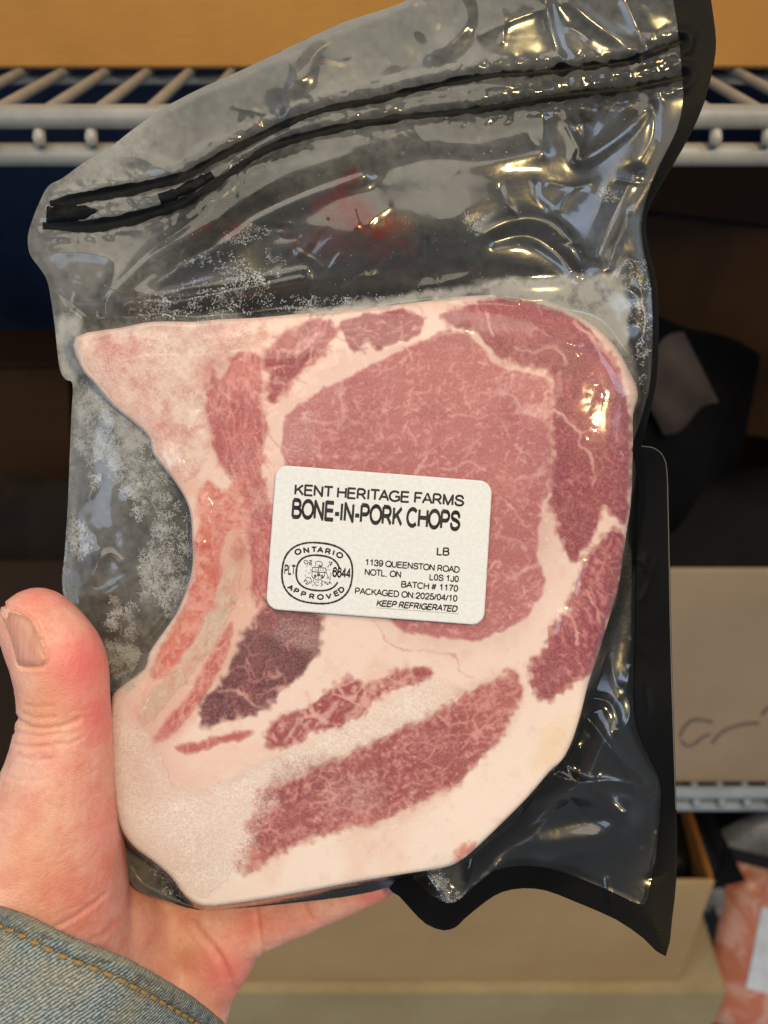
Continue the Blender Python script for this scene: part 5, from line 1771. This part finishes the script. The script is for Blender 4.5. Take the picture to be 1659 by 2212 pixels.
# loose specks over the whole upper film
for k in range(420):
    x, y = random.uniform(180, 1380), random.uniform(60, 640)
    needle(x, y, random.uniform(0, 6.28), random.uniform(1.2, 4.5), random.uniform(0.5, 1.6), 0.1)
fv = np.array(fv)
ok = poly_sdf(fv[:, 0], fv[:, 1], smooth_poly(OUT, 2), 1500) < -4
t = NT('frost_ice')
o = t.obj()
nz = t.noise(o, 260, 3, 0.6)
ice = t.n('ShaderNodeBsdfPrincipled', Base__Color=lin(214, 218, 226), Roughness=0.35).outputs[0]
clr = t.n('ShaderNodeBsdfTransparent', Color=(1, 1, 1)).outputs[0]
M_frost = t.done(t.n('ShaderNodeMixShader', i0=t.ramp(nz.outputs[0], 0.3, 0.7, 0.22, 0.72), i1=clr, i2=ice).outputs[0])
fqa = np.array(fq)
keep = ok[fqa].all(1)
fw = film_at(fv[:, 0], fv[:, 1]) - 0.55 + fv[:, 2]
fr_o = mesh_np('frost', L3(fv[:, 0], fv[:, 1], fw), fqa[keep], M_frost, bag, smooth=False)
fr_o['kind'] = 'stuff'
# ------------------------------------------------------------------ the hand that holds the bag, and the jacket sleeve
person = empty('person', 'left hand in a faded denim jacket sleeve holding up the bag, thumb raised', 'person')
frame(person)
CHAINS = [
    # thumb and its ball
    [(80, 1350, 7, 10.5), (104, 1386, 7.5, 11.8), (130, 1440, 7.5, 12.7), (139, 1530, 6.5, 12.4), (137, 1605, 5.5, 13.4), (121, 1715, 3, 16.2), (94, 1850, -2, 22.4), (72, 1985, -7, 27.5), (90, 2120, -14, 28), (140, 2260, -22, 26), (90, 2420, -26, 27), (20, 2620, -30, 29)],
    # palm
    [(72, 1985, -10, 25), (200, 2050, -26, 22), (320, 2110, -36, 17), (402, 2135, -38, 14.6), (390, 2200, -36, 14.6), (300, 2290, -34, 20), (140, 2330, -26, 25)],
    [(200, 2000, -24, 21), (320, 2010, -37, 15), (430, 2010, -39, 13), (478, 2040, -38, 12.2), (452, 2085, -38, 12.6), (402, 2135, -38, 14.4)],
    [(120, 1880, -20, 18), (300, 1900, -38, 14), (420, 1920, -40, 13), (440, 1990, -39, 12.5)],
    [(120, 1880, -20, 18), (320, 1800, -38, 13), (420, 1830, -38, 12.5)],
    # little finger, ring, middle, index
    [(440, 2040, -38, 12), (505, 2020, -37, 9.8), (560, 1998, -36.5, 8.4), (650, 1962, -35, 8.0), (730, 1930, -33, 7.6), (800, 1900, -31, 7.2), (862, 1874, -29.5, 6.2)],
    [(430, 1960, -39, 12), (500, 1925, -38, 10), (640, 1850, -34, 9.0), (760, 1790, -32.5, 8.6), (880, 1740, -31.5, 8.0), (962, 1714, -30.5, 7.0)],
    [(420, 1880, -38, 12), (480, 1830, -37, 10.5), (620, 1735, -34, 9.4), (760, 1655, -33, 9.0), (900, 1598, -32, 8.4), (992, 1568, -31, 7.2)],
    [(360, 1820, -36, 12), (430, 1750, -36, 10.5), (540, 1620, -34, 9.4), (660, 1510, -33, 9.0), (780, 1430, -32, 8.4), (862, 1382, -31, 7.2)],
]
import bmesh
bm0 = bmesh.new()
bmesh.ops.create_icosphere(bm0, subdivisions=3, radius=1.0)
SV = np.array([v.co[:] for v in bm0.verts])
SF = np.array([[v.index for v in f.verts] for f in bm0.faces])
bm0.free()
HV, HF, cnt = [], [], 0
for ch in CHAINS:
    A = smooth_poly(np.array(ch, float), 9, closed=False)
    C = L3(A[:, 0], A[:, 1], A[:, 2])
    for c, r in zip(C, A[:, 3]):
        HV.append(SV * r * 1e-3 + c)
        HF.append(SF + cnt)
        cnt += len(SV)
tmp = mesh_np('hand_tmp', np.concatenate(HV), np.concatenate(HF), None)
md = tmp.modifiers.new('r', 'REMESH')
md.mode = 'VOXEL'
md.voxel_size = 0.0011
md = tmp.modifiers.new('s', 'SMOOTH')
md.factor = 0.5
md.iterations = 10
md = tmp.modifiers.new('d', 'SUBSURF')
md.levels = 1
md.render_levels = 1
dg = bpy.context.evaluated_depsgraph_get()
ev = tmp.evaluated_get(dg)
me = ev.to_mesh()
nv = len(me.vertices)
HVv = np.empty(nv * 3, np.float32); me.vertices.foreach_get('co', HVv); HVv = HVv.reshape(-1, 3).astype(float)
HN = np.empty(nv * 3, np.float32); me.vertices.foreach_get('normal', HN); HN = HN.reshape(-1, 3).astype(float)
HQ = [tuple(p.vertices) for p in me.polygons]
ev.to_mesh_clear()
bpy.data.objects.remove(tmp)


def to_px(V):
    D = D0 - V[:, 2]
    return V[:, 0] / D * F + CX, CY - V[:, 1] / D * F


HX, HY = to_px(HVv)
front = sstep(-0.15, 0.35, HN[:, 2])
disp = np.zeros(nv)


def crease(P, depth, width):
    global disp
    depth = depth * 0.78
    P = smooth_poly(P, 5, False)
    lo, hi = P.min(0) - 5 * width, P.max(0) + 5 * width
    m = np.nonzero((HX > lo[0]) & (HX < hi[0]) & (HY > lo[1]) & (HY < hi[1]) & (front > 0))[0]
    if len(m) == 0:
        return
    d = line_d(HX[m], HY[m], P, 60)
    disp[m] += front[m] * depth * (0.15 * np.exp(-((d - width * 1.9) / width) ** 2) - np.exp(-(d / width) ** 2))


t5 = lambda *p: [(x * 0.5, 1262 + y * 0.5) for x, y in p]
z12 = lambda *p: [(x * 0.2976, 1810.4 + y * 0.2976) for x, y in p]      # crop (0,3300)-(900,4032)
# knuckle folds of the thumb
crease(t5((60, 570), (110, 610), (190, 625), (280, 610), (340, 585)), 0.75, 5)
crease(t5((62, 640), (120, 650), (200, 655), (260, 645)), 0.5, 4.5)
crease(t5((60, 690), (130, 705), (210, 700)), 0.55, 4.5)
crease(t5((110, 520), (160, 530), (230, 525)), 0.35, 4)
crease(t5((100, 560), (160, 580), (240, 575)), 0.4, 4)
crease(t5((420, 600), (480, 570)), 0.3, 4)
for k_ in range(14):
    y_ = 1530 + 92 * random.random()
    x_ = random.uniform(40, 170)
    l_ = random.uniform(18, 55)
    crease([(x_, y_), (x_ + l_ * 0.5, y_ + random.uniform(-2, 5)), (x_ + l_, y_ + random.uniform(-4, 4))], random.uniform(0.08, 0.22), 3.2)
for k_ in range(46):
    x_, y_ = random.uniform(20, 260), random.uniform(1640, 2060)
    an_ = random.choice((0.5, 0.9, 2.5, 2.2, 1.6)) + random.uniform(-0.2, 0.2)
    l_ = random.uniform(20, 70)
    crease([(x_, y_), (x_ + l_ * math.cos(an_), y_ - l_ * math.sin(an_))], random.uniform(0.05, 0.16), 3.5)
for k_ in range(30):
    x_, y_ = random.uniform(300, 700), random.uniform(1950, 2160)
    an_ = random.choice((0.4, 2.2, 1.9, 2.5)) + random.uniform(-0.25, 0.25)
    l_ = random.uniform(20, 60)
    crease([(x_, y_), (x_ + l_ * math.cos(an_), y_ - l_ * math.sin(an_))], random.uniform(0.06, 0.2), 3.5)
crease(t5((240, 690), (300, 690), (360, 660)), 0.4, 4)
crease(t5((70, 740), (150, 760), (240, 752)), 0.35, 4.5)
crease(t5((20, 830), (110, 850), (200, 845)), 0.25, 5)
crease(t5((240, 250), (330, 260), (380, 240)), 0.2, 5)
# lines of the ball of the thumb and the palm
crease(z12((410, 640), (520, 590), (640, 510), (760, 410)), 0.6, 5)
crease(z12((660, 740), (770, 690), (830, 620)), 0.35, 6)
crease(t5((470, 940), (510, 905)), 0.4, 4)
crease(t5((520, 1110), (540, 1150), (560, 1210)), 0.8, 5)
crease(t5((1105, 1385), (1112, 1450), (1125, 1530), (1135, 1590)), 0.8, 5)
crease(z12((1400, 620), (1450, 690), (1530, 790), (1610, 900), (1660, 1000), (1690, 1100)), 0.9, 9)
crease(z12((1090, 780), (1180, 900), (1240, 1020)), 0.4, 9)
crease(z12((1330, 640), (1400, 740), (1470, 820)), 0.35, 8)
crease(t5((1305, 1365), (1325, 1410), (1345, 1445)), 0.5, 5)
crease(t5((880, 1520), (950, 1600), (990, 1700)), 0.5, 6)
# groove round the thumb nail
NAIL_EDGE = [(-12, 1302), (18, 1309), (50, 1322), (74, 1340), (86, 1364), (96, 1395), (104, 1420), (97, 1438), (72, 1442), (46, 1441), (38, 1430)]
crease(NAIL_EDGE, 1.15, 3.6)
disp = disp + front * (0.25 * fbm(HX, HY, 70, 3, 101) + 0.07 * fbm(HX, HY, 11, 2, 103))
HVv = HVv + HN * (disp * 1e-3)[:, None]

# skin tones that belong to the skin: flushed, sallow and pale places
flush = np.zeros(nv); sallow = np.zeros(nv)
for x, y, sx, sy, a in ((185, 1440, 75, 100, 0.88), (215, 1540, 50, 90, 0.8), (100, 1290, 80, 30, 0.45), (220, 1790, 60, 130, 0.45), (200, 1960, 90, 110, 0.4), (480, 2100, 60, 60, 0.6), (540, 2000, 50, 50, 0.45), (800, 1930, 60, 30, 0.6), (640, 1990, 60, 30, 0.3), (150, 1650, 60, 60, 0.2)):
    flush = np.maximum(flush, a * np.exp(-((HX - x) / sx) ** 2 - ((HY - y) / sy) ** 2))
for x, y, sx, sy, a in ((95, 1530, 60, 80, 0.8), (60, 1430, 40, 40, 0.5), (60, 1850, 90, 120, 0.6), (380, 2060, 80, 70, 0.6), (120, 1720, 60, 60, 0.35)):
    sallow = np.maximum(sallow, a * np.exp(-((HX - x) / sx) ** 2 - ((HY - y) / sy) ** 2))
t = NT('skin')
o = t.obj()
fl, sa = t.attr('flush').outputs['Fac'], t.attr('sallow').outputs['Fac']
mott = t.noise(o, 110, 5, 0.65)
c = t.mix(t.ramp(mott.outputs[0], 0.34, 0.66), lin(232, 162, 144), lin(244, 196, 178))
c = t.mix(t.ramp(t.noise(o, 38, 3, 0.6).outputs[0], 0.45, 0.65, 0.0, 0.35), c, lin(230, 144, 128))
c = t.mix(sa, c, lin(226, 164, 128))
c = t.mix(fl, c, lin(236, 116, 116))
pores = t.n('ShaderNodeTexVoronoi', _feature='DISTANCE_TO_EDGE', Vector=t.scale(o, 1, 1.6, 1, (0, 0, 0.4)), Scale=950.0)
fine = t.noise(o, 700, 4, 0.65)
hh = t.math('ADD', pores.outputs['Distance'], t.math('MULTIPLY', fine.outputs[0], 1.4))
c = t.mix(t.ramp(fine.outputs[0], 0.35, 0.7, 0.0, 0.14), c, lin(196, 118, 98))
nd = t.n('ShaderNodeBsdfPrincipled', Base__Color=c, Roughness=t.ramp(fine.outputs[0], 0.3, 0.7, 0.42, 0.56), Normal=t.bump(hh, 0.6, 0.00028))
nd.inputs['Subsurface Weight'].default_value = 0.35
nd.inputs['Subsurface Radius'].default_value = (1.0, 0.35, 0.2)
nd.inputs['Subsurface Scale'].default_value = 0.0035
nd.inputs['Specular IOR Level'].default_value = 0.4
M_skin = t.done(nd.outputs[0])
hand = mesh_np('hand', HVv, HQ, M_skin, person, True, dict(flush=flush, sallow=sallow))
bvh = BVHTree.FromPolygons([Vector(v) for v in HVv], HQ)


def on_hand(px, py):
    d = Vector(((px - CX) / F, (CY - py) / F, -1.0)).normalized()
    org = Vector((0, 0, D0))
    h = bvh.ray_cast(org, d)
    return h[0], h[1]


# thumb nail: a curved plate lying on the finger
left = smooth_poly([(-8, 1312), (10, 1345), (24, 1380), (33, 1412), (40, 1436)], 6, False)
right = smooth_poly([(66, 1337), (80, 1364), (91, 1396), (99, 1418), (95, 1434)], 6, False)
n, m = len(left), 17
NV, NQ, last = [], [], on_hand(70, 1400)
for j in range(n):
    for i in range(m):
        u = i / (m - 1)
        bow = (-8 * (1 - j / (n - 1)) + 3 * (j / (n - 1))) * 4 * u * (1 - u)
        p = left[j] * (1 - u) + right[j] * u + np.array((0, bow))
        hit, nr = on_hand(max(p[0], -30), p[1])
        if hit is None:
            hit, nr = last
        last = (hit, nr)
        e = min(u, 1 - u, j / (n - 1) * 1.2, (1 - j / (n - 1)) * 1.2 + 0.05)
        NV.append(hit + Vector((0, 0, 1)) * (0.0002 + 0.00045 * min(1, e * 6)))
for j in range(n - 1):
    for i in range(m - 1):
        NQ.append((j * m + i, (j + 1) * m + i, (j + 1) * m + i + 1, j * m + i + 1))
NV = np.array([v[:] for v in NV]).reshape(n, m, 3)
for _ in range(6):
    NV[1:-1, 1:-1] = (NV[:-2, 1:-1] + NV[2:, 1:-1] + NV[1:-1, :-2] + NV[1:-1, 2:]) / 4
t = NT('nail')
o = t.obj()
st = t.noise(t.scale(o, 700, 60, 200, (0, 0, 0.35)), 1.0, 3, 0.6)
c = t.mix(t.ramp(st.outputs[0], 0.35, 0.65), lin(190, 132, 112), lin(204, 148, 128))
nd = t.n('ShaderNodeBsdfPrincipled', Base__Color=c, Roughness=0.36, Normal=t.bump(st.outputs[0], 0.25, 0.0002))
nd.inputs['Subsurface Weight'].default_value = 0.2
nd.inputs['Subsurface Scale'].default_value = 0.002
M_nail = t.done(nd.outputs[0])
nail = mesh_np('thumbnail', NV.reshape(-1, 3), NQ, M_nail, hand)

# sleeve: a hemmed denim tube round the wrist
EDGE = [(-150, 1905), (-80, 1930), (0, 1960), (50, 1978), (150, 2027), (250, 2067), (310, 2096), (375, 2133), (425, 2163), (480, 2206), (510, 2240), (522, 2275)]
WF = [-22, 2, 22, 29, 33, 31, 27, 19, 10, -4, -22, -36]
BACK = [(500, 2300, -52), (440, 2300, -62), (320, 2250, -66), (180, 2160, -66), (40, 2070, -60), (-100, 1970, -48), (-160, 1925, -36)]
E3 = np.array([(x, y, w) for (x, y), w in zip(EDGE, WF)] + BACK, float)
E3 = smooth_poly(E3, 22, True)
dirv = np.array((-0.47, 0.88))
nu = len(E3)
prof = []           # along the sleeve (px), lift of the cloth (mm)
for v in np.linspace(-14, 0, 5):
    prof.append((6 + v * -1.6 if v < -1 else 0, -2.0 + (v + 14) / 14 * 1.0))
prof = [(40, -2.6), (20, -2.5), (6, -2.2), (1, -1.6), (-1, -0.8), (1, 0.0), (5, 0.5), (12, 0.85), (20, 0.95), (28, 0.8), (34, 0.35), (38, 0.05), (41, 0.0), (45, 0.3), (50, 0.45)] + [(50 + k * 9, 0.5) for k in range(1, 44)]
cen = L3(150, 2250, -18)
SVv, su, sv_ = [], [], []
ucum = None
for a, lift in prof:
    x, y = E3[:, 0] + dirv[0] * a, E3[:, 1] + dirv[1] * a
    fold = 1.3 * fbm(E3[:, 0] + a * 0.8, E3[:, 1] * 0.7 + a * 1.1, 130, 2, 111) * min(1, max(0, a - 40) / 80)
    rag = 0.9 * vnoise(E3[:, 0] * 1.0, E3[:, 1] * 1.0 + a, 9, 113) * (1 if a < 6 else 0.15)
    P3 = L3(x, y - rag * 1.1, E3[:, 2] + a * 0.02)
    if ucum is None:
        ucum = np.r_[0, np.cumsum(np.linalg.norm(np.diff(P3, axis=0), axis=1))]
    out = P3 - cen
    ax = np.array((dirv[0], -dirv[1], 0))
    out = out - (out @ ax)[:, None] * ax
    out /= np.linalg.norm(out, axis=1)[:, None]
    SVv.append(P3 + out * ((lift + fold) * 1e-3)[:, None])
    su.append(ucum)
    sv_.append(np.full(nu, a * 0.000125))
npf = len(prof)
SQ = []
for j in range(npf - 1):
    for i in range(nu):
        i2 = (i + 1) % nu
        SQ.append((j * nu + i, (j + 1) * nu + i, (j + 1) * nu + i2, j * nu + i2))
SVa = np.concatenate(SVv)
hemm = np.concatenate([np.full(nu, sstep(10, 2, abs(a)) if a < 12 else 0.0) for a, _ in prof])
fade = np.concatenate([np.full(nu, 1.0 * sstep(36, 60, a)) for a, _ in prof])
t = NT('denim')
au, av = t.attr('cloth_u').outputs['Fac'], t.attr('cloth_v').outputs['Fac']
hm, fd = t.attr('hem').outputs['Fac'], t.attr('fade').outputs['Fac']
uv = t.n('ShaderNodeCombineXYZ', i0=au, i1=av).outputs[0]
wob = t.noise(uv, 500, 2)
uvw = t.n('ShaderNodeVectorMath', _operation='MULTIPLY_ADD', i0=wob.outputs['Color'], i1=(0.0005,) * 3, i2=uv).outputs[0]
tw = t.n('ShaderNodeTexWave', _bands_direction='X', Vector=t.scale(uvw, 1, 1, 1, (0, 0, R(-28))), Scale=345.0, Distortion=2.2, Detail=2.0)
tw.inputs['Detail Scale'].default_value = 2.0
yarn = t.noise(t.scale(uvw, 420, 2400, 1, (0, 0, R(8))), 1.0, 3, 0.6)
big = t.noise(uv, 75, 4, 0.6)
dark = t.mix(t.ramp(big.outputs[0], 0.35, 0.65), lin(82, 96, 112), lin(112, 114, 108))
light = t.mix(t.ramp(big.outputs[0], 0.35, 0.65), lin(186, 198, 196), lin(198, 196, 178))
f_ = t.math('MULTIPLY', tw.outputs['Fac'], t.ramp(yarn.outputs[0], 0.3, 0.62, 0.35, 1.0))
c = t.mix(t.ramp(t.math('ADD', f_, t.ramp(t.noise(uv, 900, 2, 0.6).outputs[0], 0.3, 0.7, -0.25, 0.25)), 0.1, 0.75), dark, light)
c = t.mix(t.math('MULTIPLY', t.math('SUBTRACT', 1.0, fd), t.ramp(t.noise(uv, 330, 3).outputs[0], 0.4, 0.7, 0.1, 0.65)), c, lin(64, 68, 70))
c = t.mix(t.math('MULTIPLY', hm, t.ramp(yarn.outputs[0], 0.3, 0.6, 0.25, 0.9)), c, lin(150, 148, 130))
hgt = t.math('ADD', f_, t.math('MULTIPLY', yarn.outputs[0], 0.5))
nd = t.n('ShaderNodeBsdfPrincipled', Base__Color=c, Roughness=0.9, Normal=t.bump(hgt, 0.8, 0.00045))
nd.inputs['Specular IOR Level'].default_value = 0.15
M_denim = t.done(nd.outputs[0])
sleeve = mesh_np('jacket_sleeve', SVa, SQ, M_denim, person, True, dict(cloth_u=np.concatenate(su), cloth_v=np.concatenate(sv_), hem=hemm, fade=fade))

# stitches along the hem, each its own piece of thread
M_thread = simple('gold_thread', lin(164, 130, 82), 0.7, 0.3, var=0.2, nscale=900, bump=0.0002)
row = np.array(SVv[[i for i, p in enumerate(prof) if p[0] == 38][0]])
row = np.vstack([row, row[:1]])
sm = None
L = np.r_[0, np.cumsum(np.linalg.norm(np.diff(row, axis=0), axis=1))]
pitch, ln = 0.0040, 0.0027
rn, rk = 8, 9
V, Q = [], []
for k in range(rk):
    s = k / (rk - 1) * 2 - 1
    rr = 0.00052 * max(0.02, 1 - s ** 4) ** 0.5
    for j in range(rn):
        an = 2 * math.pi * j / rn
        V.append((s * ln / 2, math.cos(an) * rr, math.sin(an) * rr + 0.00025 * (1 - s * s)))
for k in range(rk - 1):
    for j in range(rn):
        j2 = (j + 1) % rn
        Q.append((k * rn + j, k * rn + j2, (k + 1) * rn + j2, (k + 1) * rn + j))
s0 = L[-1] * 0.02
cnt = 0
cenv = Vector(cen.tolist())
while True:
    s = s0 + cnt * pitch
    if s > L[-1] * 0.60:
        break
    p = Vector([np.interp(s, L, row[:, k]) for k in range(3)])
    q = Vector([np.interp(s + 0.001, L, row[:, k]) for k in range(3)])
    x, y = to_px(np.array([p[:]]))
    cnt += 1
    if not (-40 < x[0] < 500):
        continue
    tx = (q - p).normalized()
    axv = Vector((dirv[0], -dirv[1], 0))
    oz = (p - cenv)
    oz = (oz - axv * oz.dot(axv)).normalized()
    oz = (oz - tx * oz.dot(tx)).normalized()
    oy = oz.cross(tx)
    tilt = Matrix.Rotation(R(8 + random.uniform(-4, 4)), 3, 'Z')
    M = Matrix((tx, oy, oz)).transposed() @ tilt
    if sm is None:
        st_o = mesh_np('stitch', V, Q, M_thread, sleeve)
        sm = st_o.data
    else:
        st_o = bpy.data.objects.new('stitch', sm)
        COL.objects.link(st_o)
        st_o.parent = sleeve
    st_o.matrix_local = Matrix.Translation(p + oz * 0.0004) @ M.to_4x4()
